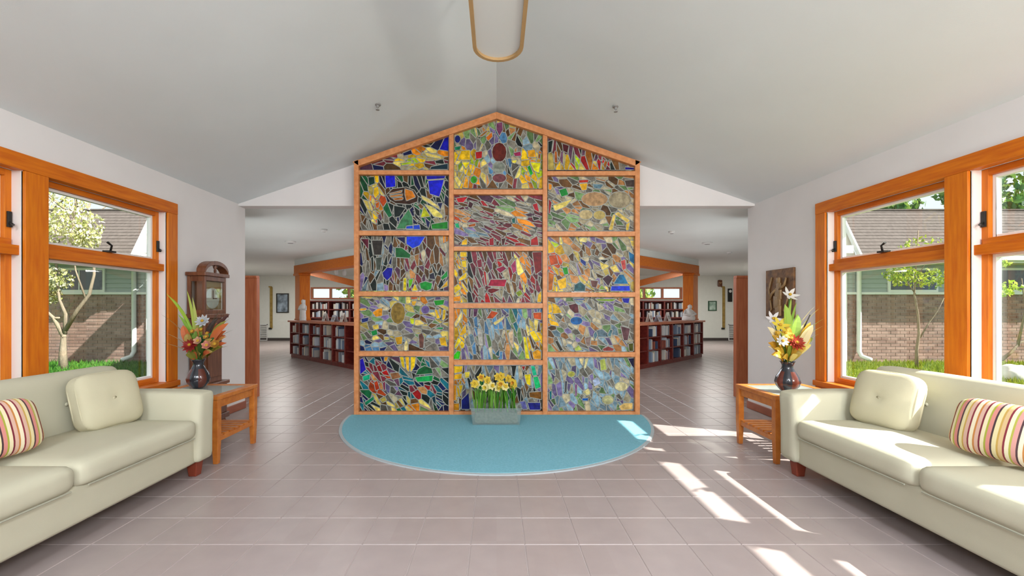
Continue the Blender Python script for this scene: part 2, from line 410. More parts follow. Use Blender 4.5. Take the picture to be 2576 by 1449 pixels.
# far hall wall with clerestory openings
fw = MB(); FY = 17.5
fw.box(-11, 11, FY, FY + 0.2, 0, 1.72); fw.box(-11, 11, FY, FY + 0.2, 2.14, 2.9)
fw.box(-11, -7.6, FY, FY + 0.2, 1.72, 2.14); fw.box(7.6, 11, FY, FY + 0.2, 1.72, 2.14); fw.box(-3, 3, FY, FY + 0.2, 1.72, 2.14)
struct(fw.build('wall_far', M['hall_wall']))
for i, s in ((8, -1), (9, 1)):
    win = structure('window_%d' % i, (s * 5.3, FY, 1.93))
    m = MB(); m.box(-2.3, 2.3, -0.03, 0.12, -0.24, -0.18); m.box(-2.3, 2.3, -0.03, 0.12, 0.19, 0.25)
    for x in (-2.27, -1.5, -0.75, 0, 0.75, 1.5, 2.27): m.box(x - 0.035, x + 0.035, -0.025, 0.11, -0.19, 0.2)
    m.build('window_frame', M['red_wood'], win)
    for k in range(6): MB().box(-2.23 + k * 0.75, -1.55 + k * 0.75, 0.05, 0.058, -0.18, 0.19).build('pane', M['pane'], win)
for s, side in ((-1, 'far_left'), (1, 'far_right')):
    a, b = sorted((s * 6.4, s * 10.2))
    struct(MB().box(a, b, FY - 0.015, FY, 0, 0.11).build('baseboard_' + side, M['dark_base']))

# ------------------------------------------------------------------ floor tiles
tx0, ty0 = -0.146, 2.403
def tile_mb(mb, cx, cy, h=TP / 2 - 0.0026):
    c = 0.0025
    P = [(cx - h, cy - h, -0.003), (cx + h, cy - h, -0.003), (cx + h, cy + h, -0.003), (cx - h, cy + h, -0.003),
         (cx - h + c, cy - h + c, 0), (cx + h - c, cy - h + c, 0), (cx + h - c, cy + h - c, 0), (cx - h + c, cy + h - c, 0)]
    return mb.add(P, [(4, 5, 6, 7), (0, 1, 5, 4), (1, 2, 6, 5), (2, 3, 7, 6), (3, 0, 4, 7)])
cells = []
for i in range(-34, 35):
    for j in range(-18, 52):
        cx, cy = tx0 + (i + 0.5) * TP, ty0 + (j + 0.5) * TP
        if cy > 17.3 or cy < YB + 0.1: continue
        lim = XW if cy < DW + 0.1 else (4.2 + (cy - 5.72) * 0.551)
        if abs(cx) > lim - TP / 2 + 0.02: continue
        u = F_PX * cx / cy + VPX if cy > 0.5 else -9e9
        v = VPY + F_PX * H_CAM / cy if cy > 0.5 else 9e9
        seen = cy > 2.0 and -60 < u < 2640 and v < 1500 and not (abs(cx) > 2.55 and cy < 3.4) and not (cx * cx + (cy - 5.29) ** 2 < 1.65 ** 2)
        cells.append((0 if seen else 1, cy, cx))
cells.sort()
tile_me = tile_mb(MB(), 0, 0).mesh('tile', M['tile'])
rest = MB()
for k, (sn, cy, cx) in enumerate(cells):
    if k < 300: link('tile', tile_me, floor_slab, loc=(cx, cy, 0))
    else: tile_mb(rest, cx, cy)
o = rest.build('tile_field', M['tile'], floor_slab, recalc=False); o['kind'] = 'stuff'

# ------------------------------------------------------------------ windows in the side walls
wn = 0
for s, side in ((-1, 'left'), (1, 'right')):
    def X(a): return s * a
    def sbox(mb, xa, xb, y0, y1, z0, z1, mi=0):
        a, b = sorted((s * xa, s * xb)); return mb.box(a, b, y0, y1, z0, z1, mi)
    tr = structure('trim_%d' % (1 if s < 0 else 2))
    ya, yb = WIN[2][0] - CW - 0.02, WIN[0][1] + CW + 0.015
    m = MB(); sbox(m, XW - 0.022, XW + 0.06, ya, yb, Z1W - CW, Z1W); m.build('head_casing', M['wood'], tr, bevel=0.004)
    m = MB(); sbox(m, XW - 0.05, XW + 0.10, ya, yb, Z0W - 0.01, Z0W + 0.045); m.build('sill', M['wood'], tr, bevel=0.006)
    m = MB(); sbox(m, XW - 0.02, XW + 0.01, ya, yb, Z0W - 0.07, Z0W - 0.01); m.build('apron', M['wood'], tr, bevel=0.004)
    for y0, y1 in ((WIN[0][1], yb), (WIN[1][1], WIN[0][0]), (WIN[2][1], WIN[1][0]), (ya, WIN[2][0])):
        m = MB(); sbox(m, XW - 0.02, XW + 0.012, y0, y1, Z0W + 0.045, Z1W - CW)
        m.build('casing_post', M['wood_z'], tr, bevel=0.004)
    for (y0, y1) in WIN:
        wn += 1
        w = structure('window_%d' % wn, (s * (XW + 0.1), (y0 + y1) / 2, Z0W))
        def part(mb, name, mt, bevel=0.003):
            o = mb.build(name, mt, None, bevel=bevel); o.parent = w; o.matrix_parent_inverse = Matrix.Translation(w.location).inverted(); return o
        zt0, zt1 = Z0W + 0.045, Z1W - CW
        # plaster reveals
        m = MB(); sbox(m, XW + 0.012, XW + 0.075, y1 - 0.004, y1 + 0.02, zt0, zt1); part(m, 'reveal', M['reveal'], 0)
        m = MB(); sbox(m, XW + 0.012, XW + 0.075, y0 - 0.02, y0 + 0.004, zt0, zt1); part(m, 'reveal', M['reveal'], 0)
        # wooden frame and transom rail
        fx0, fx1, fwid = XW + 0.075, XW + 0.135, 0.045
        m = MB(); sbox(m, fx0, fx1, y0, y0 + fwid, zt0, zt1); part(m, 'stile', M['wood_z'])
        m = MB(); sbox(m, fx0, fx1, y1 - fwid, y1, zt0, zt1); part(m, 'stile', M['wood_z'])
        m = MB(); sbox(m, fx0, fx1, y0 + fwid, y1 - fwid, zt0, zt0 + 0.05); part(m, 'bottom_rail', M['wood'])
        m = MB(); sbox(m, fx0, fx1, y0 + fwid, y1 - fwid, zt1 - 0.045, zt1); part(m, 'top_rail', M['wood'])
        m = MB(); sbox(m, fx0 - 0.055, fx1, y0, y1, 1.705, 1.775); part(m, 'transom', M['wood'])
        m = MB(); sbox(m, fx0 - 0.015, fx1, y0 + 0.02, y1 - 0.02, 1.775, 1.82); part(m, 'sash_rail', M['wood'])
        # slim white outer sashes
        for z0, z1 in ((zt0 + 0.05, 1.705), (1.82, zt1 - 0.045)):
            m = MB(); q = 0.022
            for yy0, yy1, zz0, zz1 in ((y0 + fwid, y0 + fwid + q, z0, z1), (y1 - fwid - q, y1 - fwid, z0, z1), (y0 + fwid + q, y1 - fwid - q, z0, z0 + q), (y0 + fwid + q, y1 - fwid - q, z1 - q, z1)):
                sbox(m, fx1 - 0.03, fx1 + 0.01, yy0, yy1, zz0, zz1)
            part(m, 'sash', M['white_frame'], 0.002)
            m = MB(); sbox(m, fx1 - 0.004, fx1, y0 + fwid + q, y1 - fwid - q, z0 + q, z1 - q); part(m, 'pane', M['pane'], 0)
        # crank on the transom and catch on the jamb
        yc = (y0 + y1) / 2
        m = MB(); sbox(m, fx0 - 0.05, fx0 + 0.01, yc - 0.035, yc + 0.035, 1.82, 1.835)
        m.tube([(s * (fx0 - 0.02), yc + 0.01, 1.835), (s * (fx0 - 0.05), yc - 0.01, 1.88), (s * (fx0 - 0.06), yc - 0.06, 1.90)], [0.009, 0.008, 0.011], 7); part(m, 'crank_handle', M['black'], 0)
        m = MB(); sbox(m, fx0 - 0.014, fx0, y1 - 0.035, y1 - 0.012, 1.90, 2.01)
        m.tube([(s * (fx0 - 0.014), y1 - 0.024, 1.93), (s * (fx0 - 0.045), y1 - 0.03, 1.915), (s * (fx0 - 0.06), y1 - 0.06, 1.90)], [0.008, 0.007, 0.009], 7); part(m, 'catch', M['black'], 0)

# ------------------------------------------------------------------ stained glass screen
PAL = dict(Y='#e3bb32', A='#d08a22', C='#e2cf86', O='#bf5a1a', R='#a31c2a', M='#74353e', P='#644558', B='#1c2fc4', N='#131a44', K='#1a221f', G='#2f8a3e', D='#245a3a',
           E='#2cae78', T='#2c6470', S='#5c80a2', L='#8ea6b2', W='#bcb298', H='#77736a', U='#65492f', F='#b98a62', V='#7a6e92', Z='#7a966a', Q='#a9bf3c')
SCR_Y = 5.285
GY = 5.345
screen = thing('stained_glass_screen', 'tall gabled stained glass screen of fifteen leaded panels in orange wood', 'stained glass', (0, SCR_Y + 0.07, 0))
def to_screen(o): o.parent = screen; o.matrix_parent_inverse = Matrix.Translation(screen.location).inverted(); return o
def fpt(x, y, d=SCR_Y): return px(x, y, d)
def fbar(name, pts, depth=0.15, parent=None):
    m = MB(); m.prism([fpt(*p) for p in pts], (0, depth, 0)); return to_screen(m.build(name, M['frame_wood'], None, bevel=0.004))
def gab(x): return 405 - (x - 890) * 122 / 359 if x <= 1249 else 283 + (x - 1249) * 122 / 361
for x0, x1 in ((890, 902), (1129.5, 1141), (1365.5, 1377), (1598, 1610)):
    off = 0 if x0 in (890, 1598) else 16
    pts = [(x0, gab(x0) + off), (x1, gab(x1) + off), (x1, 1046), (x0, 1046)]
    fbar('post', pts)
fbar('top_rail', [(886, gab(890) + 2), (1249, 281), (1249, 298), (902, gab(902) + 16)])
fbar('top_rail', [(1249, 281), (1614, gab(1610) + 2), (1598, gab(1598) + 16), (1249, 298)])
LR = [(428, 439), (580, 592), (733, 745), (884, 896)]; CR = [(476, 489), (620, 631), (763, 775), (906, 918)]
for (xa, xb, rows, dy) in ((902, 1129.5, LR, 0), (1141, 1365.5, CR, 0), (1377, 1598, LR, 2)):
    for a, b in rows: fbar('rail', [(xa, a + dy), (xb, a + dy), (xb, b + dy), (xa, b + dy)], 0.13)
    fbar('bottom_rail', [(xa, 1036), (xb, 1036), (xb, 1046), (xa, 1046)], 0.14)

def clip(poly, nx, ny, d):
    out = []
    for i in range(len(poly)):
        a, b = poly[i], poly[(i + 1) % len(poly)]
        da, db = nx * a[0] + ny * a[1] - d, nx * b[0] + ny * b[1] - d
        if da <= 0: out.append(a)
        if (da < 0 < db) or (db < 0 < da):
            t = da / (da - db); out.append((a[0] + t * (b[0] - a[0]), a[1] + t * (b[1] - a[1])))
    return out
def area(p): return 0.5 * sum(p[i][0] * p[(i + 1) % len(p)][1] - p[(i + 1) % len(p)][0] * p[i][1] for i in range(len(p)))
def inset(poly, d):
    if area(poly) < 0: poly = poly[::-1]
    res = poly
    for i in range(len(poly)):
        a, b = poly[i], poly[(i + 1) % len(poly)]
        ex, ey = b[0] - a[0], b[1] - a[1]; l = math.hypot(ex, ey)
        if l < 1e-6: continue
        nx, ny = ey / l, -ex / l
        res = clip(res, nx, ny, nx * a[0] + ny * a[1] - d)
        if len(res) < 3: return []
    return res
def voronoi(bounds, n, ang, stretch, rng):
    ca, sa = math.cos(ang), math.sin(ang)
    def fw_(p): x, y = p[0] * ca + p[1] * sa, -p[0] * sa + p[1] * ca; return (x / stretch, y * stretch ** 0.3)
    def bw_(p): x, y = p[0] * stretch, p[1] / stretch ** 0.3; return (x * ca - y * sa, x * sa + y * ca)
    xs = [p[0] for p in bounds]; ys = [p[1] for p in bounds]
    seeds = []; tries = 0
    B = bounds if area(bounds) > 0 else bounds[::-1]
    def inside(p): return all((B[(i + 1) % len(B)][0] - B[i][0]) * (p[1] - B[i][1]) - (B[(i + 1) % len(B)][1] - B[i][1]) * (p[0] - B[i][0]) > 0 for i in range(len(B)))
    mind = 0.62 * math.sqrt(abs(area(bounds)) / n)
    while len(seeds) < n and tries < n * 60:
        tries += 1
        p = (rng.uniform(min(xs), max(xs)), rng.uniform(min(ys), max(ys)))
        if not inside(p): continue
        q = fw_(p)
        if all((q[0] - t[0]) ** 2 + (q[1] - t[1]) ** 2 > (mind * rng.uniform(0.5, 1.15)) ** 2 for t in seeds): seeds.append(q)
    tb = [fw_(p) for p in bounds]; out = []
    for i, a in enumerate(seeds):
        c = tb
        for j in sorted((j for j in range(len(seeds)) if j != i), key=lambda j: (seeds[j][0] - a[0]) ** 2 + (seeds[j][1] - a[1]) ** 2)[:26]:
            b = seeds[j]; nx, ny = b[0] - a[0], b[1] - a[1]
            c = clip(c, nx, ny, (b[0] ** 2 + b[1] ** 2 - a[0] ** 2 - a[1] ** 2) / 2)
            if len(c) < 3: break
        if len(c) >= 3: out.append([bw_(p) for p in c])
    return out
def shards(cells_, ang, rng):
    out = []
    for c in cells_:
        if rng.random() < 0.62:
            cx = sum(p[0] for p in c) / len(c); cy = sum(p[1] for p in c) / len(c)
            a = ang + PI / 2 + rng.uniform(-0.7, 0.7); nx, ny = math.cos(a), math.sin(a); d = nx * cx + ny * cy + rng.uniform(-3, 3)
            for q in (clip(c, nx, ny, d), clip(c, -nx, -ny, -d)):
                if len(q) >= 3 and abs(area(q)) > 25: out.append(q)
                elif len(q) >= 3: out.append(q)
        else: out.append(c)
    return out
def ell(cx, cy, rx, ry, n=12): return [(cx + rx * math.cos(2 * PI * k / n), cy + ry * math.sin(2 * PI * k / n)) for k in range(n)]
def pq(s): v = [float(t) for t in s.replace(',', ' ').split()]; return [(v[i], v[i + 1]) for i in range(0, len(v), 2)]

# each panel: outline, background tones, (cx, cy, rx, ry, tones) areas, (outline, colour) single larger pieces, grain angle, stretch
PANELS = [
 (pq('903 420 1129 343 1129 428 903 428'), 'KNMDUCWH', [(1085,385,38,14,'YCAC'),(1030,406,36,14,'CQYW'),(925,420,20,10,'NPN'),(962,408,22,14,'MPM'),(1112,352,18,22,'NPB')],
  [('1062 380 1108 392 1112 402 1075 394','C'),('1008 410 1040 404 1032 414 1010 417','Q'),('1085 418 1127 410 1127 427 1080 427','#18303c'),('1012 385 1034 376 1038 388 1016 393','N')], 0.1, 1.5),
 (pq('903 440 1129 440 1129 579 903 579'), 'KNDKUD', [(942,500,20,58,'YACOYC'),(940,562,42,32,'UHKPH'),(1110,545,22,20,'UCW')],
  [('968 441 994 441 996 470 970 473','B'),('1076 454 1118 451 1106 496 1080 488','B'),('1072 441 1122 441 1118 450 1073 453','#20249a'),
   ('972 490 988 474 1022 470 1042 478 1052 494 1050 508 1030 515 995 512 980 503','#3a2418'),('978 486 1012 478 1010 485 980 490','#b87848'),('978 491 1014 487 1012 494 984 497','#b87848'),('986 498 1014 495 1014 503 994 505','#a86a40'),
   ('1018 474 1038 480 1046 496 1022 506 1018 490','#d08428'),('1058 489 1080 500 1104 518 1108 530 1082 514 1062 502','#e0d090'),('1066 512 1090 520 1114 540 1114 550 1090 545','#e0d488'),('1057 548 1066 516 1084 545','#b8bc38'),
   ('1028 524 1038 546 1040 576 996 576 1008 552','#4a7a58'),('990 516 1022 522 1006 545 991 548','K'),('1040 530 1062 556 1068 566 1044 548','#201a24'),('1084 563 1127 556 1127 577 1086 577','#2c7a34'),('1022 568 1056 564 1058 578 1020 578','#1c48b8'),
   ('925 445 942 444 944 462 928 468','#1a3428'),('940 472 952 468 955 488 944 500 938 488','#e0bc40'),('943 512 956 505 954 522 946 526','#c06a24')], 1.2, 1.7),
 (pq('903 593 1129 593 1129 732 903 732'), 'UHKMWP', [(950,655,44,62,'KHHKLNU'),(938,712,40,24,'LSHVL'),(1095,640,34,40,'UFMWU'),(1040,675,42,36,'UFMPUW'),(1105,604,26,15,'YACY')],
  [('1022 594 1071 594 1056 618 1038 626 1022 614','#2348d2'),('992 596 1020 595 1020 616','#121640'),('994 622 1012 623 1034 640 1031 650 995 648','#2a6238'),('961 686 974 672 989 674 986 694 974 707 964 697','#181f88'),
   ('1055 712 1070 707 1088 712 1085 728 1072 732 1058 726','#2c8a42'),('1108 698 1126 678 1127 696 1112 706','#3a8a4a'),('1104 729 1127 702 1127 720','#dcb038'),('1014 699 1024 699 1023 732 1013 732','#e6d468'),('1027 703 1041 700 1037 716 1028 729','#6cae40'),('1034 732 1044 712 1053 732','#e8d050'),
   ('934 604 964 604 960 642 940 642','#35302c'),('932 648 940 644 941 682 934 682','#16201c'),('944 648 962 646 958 680 946 680','#4a5048'),('905 600 928 600 928 632','#5a2230'),('1079 690 1092 684 1096 704 1080 702','#2c2a38'),('1047 668 1056 674 1054 688 1046 690','#4a3420')], 1.5, 1.9),
 (pq('903 746 1129 746 1129 883 903 883'), 'WHZVCLHU', [(935,872,32,14,'SNLVS'),(1050,760,30,14,'FAWC'),(930,770,30,20,'ZHV')],
  [('ell 1001 788 19 28','#8a7446'),('936 786 950 776 963 774 962 795 945 798','#dc9a34'),('1044 803 1056 804 1070 815 1050 820 1040 818','#e6d08a'),('1030 800 1043 800 1043 818 1032 814','#cfd828'),('1090 755 1119 753 1116 767 1095 770','#2c8a3a'),
   ('1092 779 1100 778 1108 800 1098 803','#dcb438'),('1102 777 1112 777 1109 806','#c89a20'),('1114 777 1123 780 1120 802 1111 808','#e4c048'),('1088 827 1104 822 1119 823 1112 830','#3a8450'),('1032 746 1053 746 1049 753 1034 754','#b8601c'),('1034 757 1050 756 1044 770 1036 768','#e0b060'),
   ('992 848 1013 845 1012 866 998 868','#c0962e'),('1104 850 1121 846 1126 872 1108 869','#d8ae2c'),('932 833 948 828 951 842 936 846','#2c8048'),('ell 1070 779 11 11','#6a5a8a'),('908 801 929 797 926 809 910 813','#28346e'),('936 818 952 815 954 828 939 830','#e4cc7a'),('1016 868 1022 850 1028 866 1026 882 1016 882','#e6d8a0'),
   ('1052 842 1062 836 1068 850 1066 876 1054 876','#6a4a42'),('905 775 922 774 922 781 905 783','#d8a860')], 0.3, 1.3),
 (pq('903 897 1129 897 1129 1035 903 1035'), 'KNTDPKHT', [(952,950,24,40,'MOUMFR'),(1062,982,28,15,'MRFRM'),(986,972,22,22,'PMHV'),(975,1012,36,24,'UCHKW'),(1112,1000,16,40,'NTKN'),(1050,1020,32,18,'CZAUC'),(1110,915,22,22,'HKZL')],
  [('1004 897 1016 897 1020 930 1010 922','#dcc038'),('1018 897 1030 897 1030 938 1022 930','#e6b83a'),('1032 897 1047 897 1044 922 1032 940','#e8c850'),('1044 944 1052 928 1068 919 1086 926 1090 940','#1c5a34'),('1042 948 1090 943 1088 960 1050 962','#34a05c'),
   ('904 905 914 900 922 930 905 944','#2a1c98'),('912 946 931 940 931 955 913 960','#38b088'),('916 1012 940 995 942 1006 920 1022','#1e7a58'),('966 897 978 897 974 908 966 910','#d89a34'),('980 938 1002 936 1010 950 986 956','#8a6248'),('940 962 950 956 956 978 944 984','#a84630'),
   ('962 964 970 956 970 984 964 980','#7a2a44'),('954 1004 968 996 974 1008 962 1014','#a89a60'),('1085 1000 1096 995 1098 1024 1088 1010','#12303c')], 0.8, 1.5),
 (pq('1142 338 1249 300 1365 340 1365 475 1142 475'), 'CZHWUF', [(1254,395,30,70,'HLSVH'),(1168,425,40,50,'YCYAQC'),(1336,425,36,50,'YACYQ'),(1180,345,40,24,'VHZCW'),(1335,350,34,26,'HZLKW'),(1250,462,70,14,'UFHMU')],
  [('ell 1256 383 19 25','#5c241e'),('ell 1255 421 16 15','#858a80'),('ell 1256 448 18 12','#6a4044'),('1195 382 1214 379 1213 398 1197 401','#a01c1c'),('1291 384 1310 380 1312 393 1295 394','#963858'),('1160 378 1183 377 1184 403 1150 403','#e8c23a'),('1160 407 1184 407 1172 427','#e8d860'),
   ('1326 378 1346 375 1350 396 1328 396','#dca63c'),('1332 407 1362 409 1356 436 1343 430','#dcd850'),('1325 420 1334 414 1342 436 1334 444','#3ca444'),('1318 434 1336 445 1335 460 1322 453','#e8a82c'),('1163 472 1171 440 1179 452 1178 474','#dca23c'),('ell 1192 452 9 10','#4c9838'),
   ('ell 1151 350 8 10','#1c2468'),('1143 369 1161 366 1157 378 1144 379','#287a5c'),('1248 310 1264 306 1266 326 1256 344 1248 326','#744460'),('1221 346 1238 330 1240 344 1228 356','#c07038'),('1200 345 1222 328 1230 330 1214 344','#9a7048'),('1275 420 1280 420 1290 446 1276 436','#2c2c24'),('1286 402 1302 402 1298 412 1288 410','#e4d878')], 1.4, 1.4),
 (pq('1142 490 1365 490 1365 619 1142 619'), 'MHPUWMH', [(1310,560,16,40,'CAWAF'),(1275,522,26,26,'WCZWH'),(1240,608,72,16,'MMURM'),(1165,555,18,24,'FOWF'),(1190,590,40,18,'VHL')],
  [('1146 498 1180 493 1166 510 1152 510','#b01a3c'),('1206 504 1216 504 1232 521 1214 518','#a0383c'),('1338 514 1352 510 1358 536 1344 528','#a01a36'),('1335 602 1352 592 1356 618 1334 618','#9c1a28'),('1230 600 1243 596 1243 618 1230 618','#8a2030'),
   ('1178 524 1200 534 1228 546 1280 550 1276 556 1226 553 1184 540','#84404c'),('1205 556 1250 564 1270 562 1240 570 1214 566','#3a2a24'),('1243 538 1258 537 1252 546','#20402c'),('1143 562 1154 560 1158 575 1146 573','#3ca070'),('1162 606 1176 598 1176 616 1160 617','#e0b850'),('1176 565 1198 560 1196 570 1180 572','#9c5a30'),
   ('1180 505 1192 512 1186 526 1176 520','#3c1c24'),('1338 542 1354 546 1360 552 1342 556','#2a241e'),('1246 606 1258 606 1254 618 1248 618','#4a2018'),('1260 600 1274 598 1268 618 1262 618','#4c2220'),('1286 550 1297 546 1297 562 1288 562','#2c5a54')], 0.35, 2.4),
 (pq('1142 632 1365 632 1365 762 1142 762'), 'MPHMRUWM', [(1156,695,22,72,'YAYCUY'),(1318,672,15,58,'AUCAF'),(1180,690,10,70,'KUK')],
  [('1226 720 1234 702 1276 702 1270 722','#9a2e42'),('1228 726 1240 724 1262 728 1236 740 1226 734','#6a1420'),('1338 634 1364 633 1364 680 1346 692','#701a1e'),('1157 633 1175 633 1175 647 1157 647','#ecc842'),('1160 655 1174 654 1174 674 1162 672','#e0c44c'),('1152 702 1175 682 1174 700 1155 708','#e8c84c'),('1141 722 1153 713 1162 726 1143 740','#e4c850'),
   ('1138 746 1160 743 1158 759 1139 759','#d8952c'),('1352 742 1363 728 1363 760 1350 761','#e0b850'),('1246 652 1266 648 1268 656 1250 657','#7a1c26'),('1246 676 1266 668 1276 676 1258 688','#8c2c48'),('1198 655 1212 650 1214 672 1202 674','#7c3440'),('1284 668 1298 650 1300 682 1290 690','#9a4460'),('1296 736 1310 728 1316 740 1304 748','#7a8a30')], 1.3, 2.2),
 (pq('1142 776 1365 776 1365 905 1142 905'), 'LHWSZHV', [(1305,800,14,30,'TZLS'),(1282,862,14,30,'WFC'),(1155,830,20,60,'YCYA'),(1345,850,22,50,'YACYU')],
  [('1142 814 1162 780 1164 798 1147 824','#e8d494'),('1154 842 1172 812 1174 838 1160 846','#dcb040'),('1142 872 1152 848 1162 856 1146 880','#e8d450'),('1138 896 1150 882 1160 884 1156 904 1138 904','#58c028'),('1340 786 1363 785 1363 806 1342 802','#bc5c18'),('1330 836 1344 830 1360 856 1346 862','#e8cc60'),
   ('1338 886 1352 878 1362 884 1362 904 1342 904','#dca428'),('1315 846 1324 848 1334 904 1321 902','#dcd04c'),('1222 802 1236 781 1256 786 1240 802','#a85028'),('1240 812 1274 790 1264 806 1246 819','#d4c488'),('1244 892 1258 874 1256 899','#1f4a58'),('1200 826 1212 828 1216 870 1204 868','#b8b4ac'),('1178 776 1186 776 1184 800 1178 798','#4a2c48'),('1190 776 1204 776 1200 796 1190 798','#52304a'),('1278 838 1292 826 1292 880 1282 862','#ccb498')], 1.4, 2.2),
 (pq('1142 919 1365 919 1365 1035 1142 1035'), 'HWUVLK', [(1240,985,50,40,'KDHU'),(1150,960,14,50,'YAY')],
  [('1141 920 1165 920 1163 936 1142 940','#e8c438'),('1142 942 1163 938 1162 954 1141 956','#dcb034'),('1168 936 1183 934 1181 950 1170 952','#e0cc70'),('1139 968 1150 968 1148 1008 1140 1008','#d89c34'),('1153 968 1166 968 1158 1002','#d8b838'),('1160 1006 1180 986 1183 1030 1160 1030','#1a2068'),('1140 1014 1156 1014 1156 1033 1140 1033','#b8863c'),
   ('1334 920 1346 920 1352 944 1340 946','#40b890'),('1340 948 1354 946 1362 974 1346 980','#34b878'),('1318 942 1336 940 1336 972 1324 966','#e4d058'),('1310 921 1323 920 1318 936','#94242c'),('1330 986 1363 984 1363 1006 1332 1000','#7a5430'),('1326 1012 1360 1012 1360 1032 1332 1032','#282a78'),('1306 1010 1322 1008 1328 1030 1312 1030','#6a6aa0')], 1.5, 2.0),
 (pq('1378 343 1597 418 1597 428 1378 428'), 'MPUKHV', [(1450,415,85,18,'YYCQAYR'),(1560,415,30,12,'HVUK')],
  [('1378 356 1392 352 1388 382 1378 386','#1a2420'),('1572 419 1596 421 1596 428 1572 428','#24187c'),('1414 360 1432 366 1428 386 1416 380','#4a1c22'),('1394 380 1402 380 1404 410 1394 410','#9a5a38')], 1.4, 2.0),
 (pq('1378 442 1597 442 1597 581 1378 581'), 'WHFHZWU', [(1410,555,32,26,'ZWHZC'),(1405,460,26,20,'VHUW')],
  [('1405 478 1424 472 1431 490 1412 496','#2a8440'),('1456 462 1479 460 1476 478 1464 480','#e0b02c'),('1455 452 1482 451 1479 460 1456 461','#a83c1c'),('ell 1496 501 34 19','#aa8c6e'),('ell 1559 503 29 22','#9c927c'),('ell 1474 540 18 13','#b8a884'),('ell 1508 541 16 12','#b0a070'),('1390 516 1444 498 1424 520 1396 532','#dccb84'),
   ('1530 578 1542 538 1550 542 1542 580','#d8c07a'),('1544 538 1556 532 1586 554 1578 562','#dcc480'),('1574 564 1586 556 1582 580 1574 580','#d0b468'),('1379 496 1389 510 1384 540 1379 536','#8c1c28'),('1570 453 1596 451 1596 471 1575 471','#463a36'),('1490 462 1520 463 1510 476 1494 474','#6a8490'),('1379 460 1390 464 1388 478 1379 478','#d8922c')], 0.4, 1.5),
 (pq('1378 595 1597 595 1597 734 1378 734'), 'WHUFCVW', [(1390,620,20,14,'YQY'),(1392,690,22,46,'OAUY'),(1570,610,26,20,'CWZ')],
  [('1379 642 1400 640 1406 664 1384 669','#be5c1c'),('1378 682 1395 690 1390 730 1378 732','#b06c2c'),('1400 706 1425 696 1426 724 1408 729','#e2b828'),('1413 673 1428 671 1431 690 1419 692','#2c963c'),('1458 647 1475 658 1474 673 1460 660','#28387c'),('1445 716 1460 708 1473 718 1472 733 1443 733','#345a60'),('1484 704 1506 706 1500 726 1488 722','#664440'),
   ('1514 701 1530 690 1543 700 1530 722','#3a2430'),('1557 690 1569 690 1582 715 1542 715','#146a92'),('1538 718 1584 718 1586 733 1535 733','#2a42c4'),('1580 631 1597 641 1596 666 1583 656','#2a6892'),('1560 656 1574 652 1576 676 1566 681','#bc5c5a'),('1504 729 1514 715 1526 730','#8aa860'),('1456 597 1478 597 1476 610 1458 609','#e4d89c'),('1505 653 1534 652 1520 664','#1c1a1a'),('1500 622 1510 634 1504 646 1494 640','#5c4430')], 0.9, 1.5),
 (pq('1378 748 1597 748 1597 885 1378 885'), 'WHWVFLZH', [(1386,790,18,62,'YAUA'),(1455,780,20,10,'MFW')],
  [('ell 1450 807 16 11','#2c5c92'),('1378 767 1388 762 1391 785 1379 790','#e2b82c'),('1380 801 1404 811 1408 822 1384 818','#e0b438'),('1563 749 1585 749 1582 764 1568 762','#1a2a9c'),('1494 751 1556 751 1540 759 1505 758','#7c9c3c'),('1560 819 1586 826 1580 857 1568 857','#5c4044'),('1515 877 1530 870 1546 877 1541 884 1518 884','#884644'),('1395 859 1403 855 1418 881 1408 884','#2c2c24'),
   ('1492 842 1500 830 1504 845 1496 856','#506c78'),('1527 844 1534 828 1543 830 1536 849','#56767c'),('1444 877 1455 866 1466 881 1448 884','#b4c474'),('1470 850 1488 845 1485 871 1475 872','#887670'),('1404 766 1416 758 1420 768 1408 772','#6a5a78'),('1580 864 1594 862 1594 884 1582 884','#4a4c1c'),('1440 752 1470 749 1470 756 1444 757','#4a5a8c')], 0.7, 1.35),
 (pq('1378 899 1597 899 1597 1036 1378 1036'), 'LWLHVZL', [(1420,970,26,36,'WHVWL')],
  [('1455 902 1470 899 1466 922 1460 914','#e0d0a4'),('1472 902 1482 900 1474 928 1468 926','#d8d0a0'),('1508 906 1522 901 1528 930 1511 933','#a8b06c'),('1578 901 1596 900 1596 930 1588 920','#16183c'),('ell 1563 972 17 12','#d6cca4'),('1490 956 1503 948 1513 964 1495 973','#b8c4dc'),('ell 1529 1006 15 12','#bcb890'),('1556 1022 1570 1013 1592 1013 1592 1030 1563 1033','#d8ba84'),
   ('1463 1001 1481 1000 1479 1009 1465 1009','#3464b0'),('1465 986 1480 976 1488 990 1476 996','#dcd09c'),('1445 966 1453 966 1452 996 1446 996','#7c4c7a'),('1381 986 1389 980 1389 1006 1382 1006','#2c6c74'),('ell 1437 941 10 8','#b0ae68'),('1420 958 1428 958 1426 988 1420 988','#383844'),('1500 976 1512 974 1508 984 1498 984','#5a6a70')], 1.2, 1.5),
]
WRNG = random.Random(21)
def vivid(c, k=1.28):
    l = 0.3 * c[0] + 0.55 * c[1] + 0.15 * c[2]
    return tuple(max(0.004, min(0.95, l + (v - l) * k)) for v in c)
GLASS = []       # (area, panel, polygon, colour, proud)
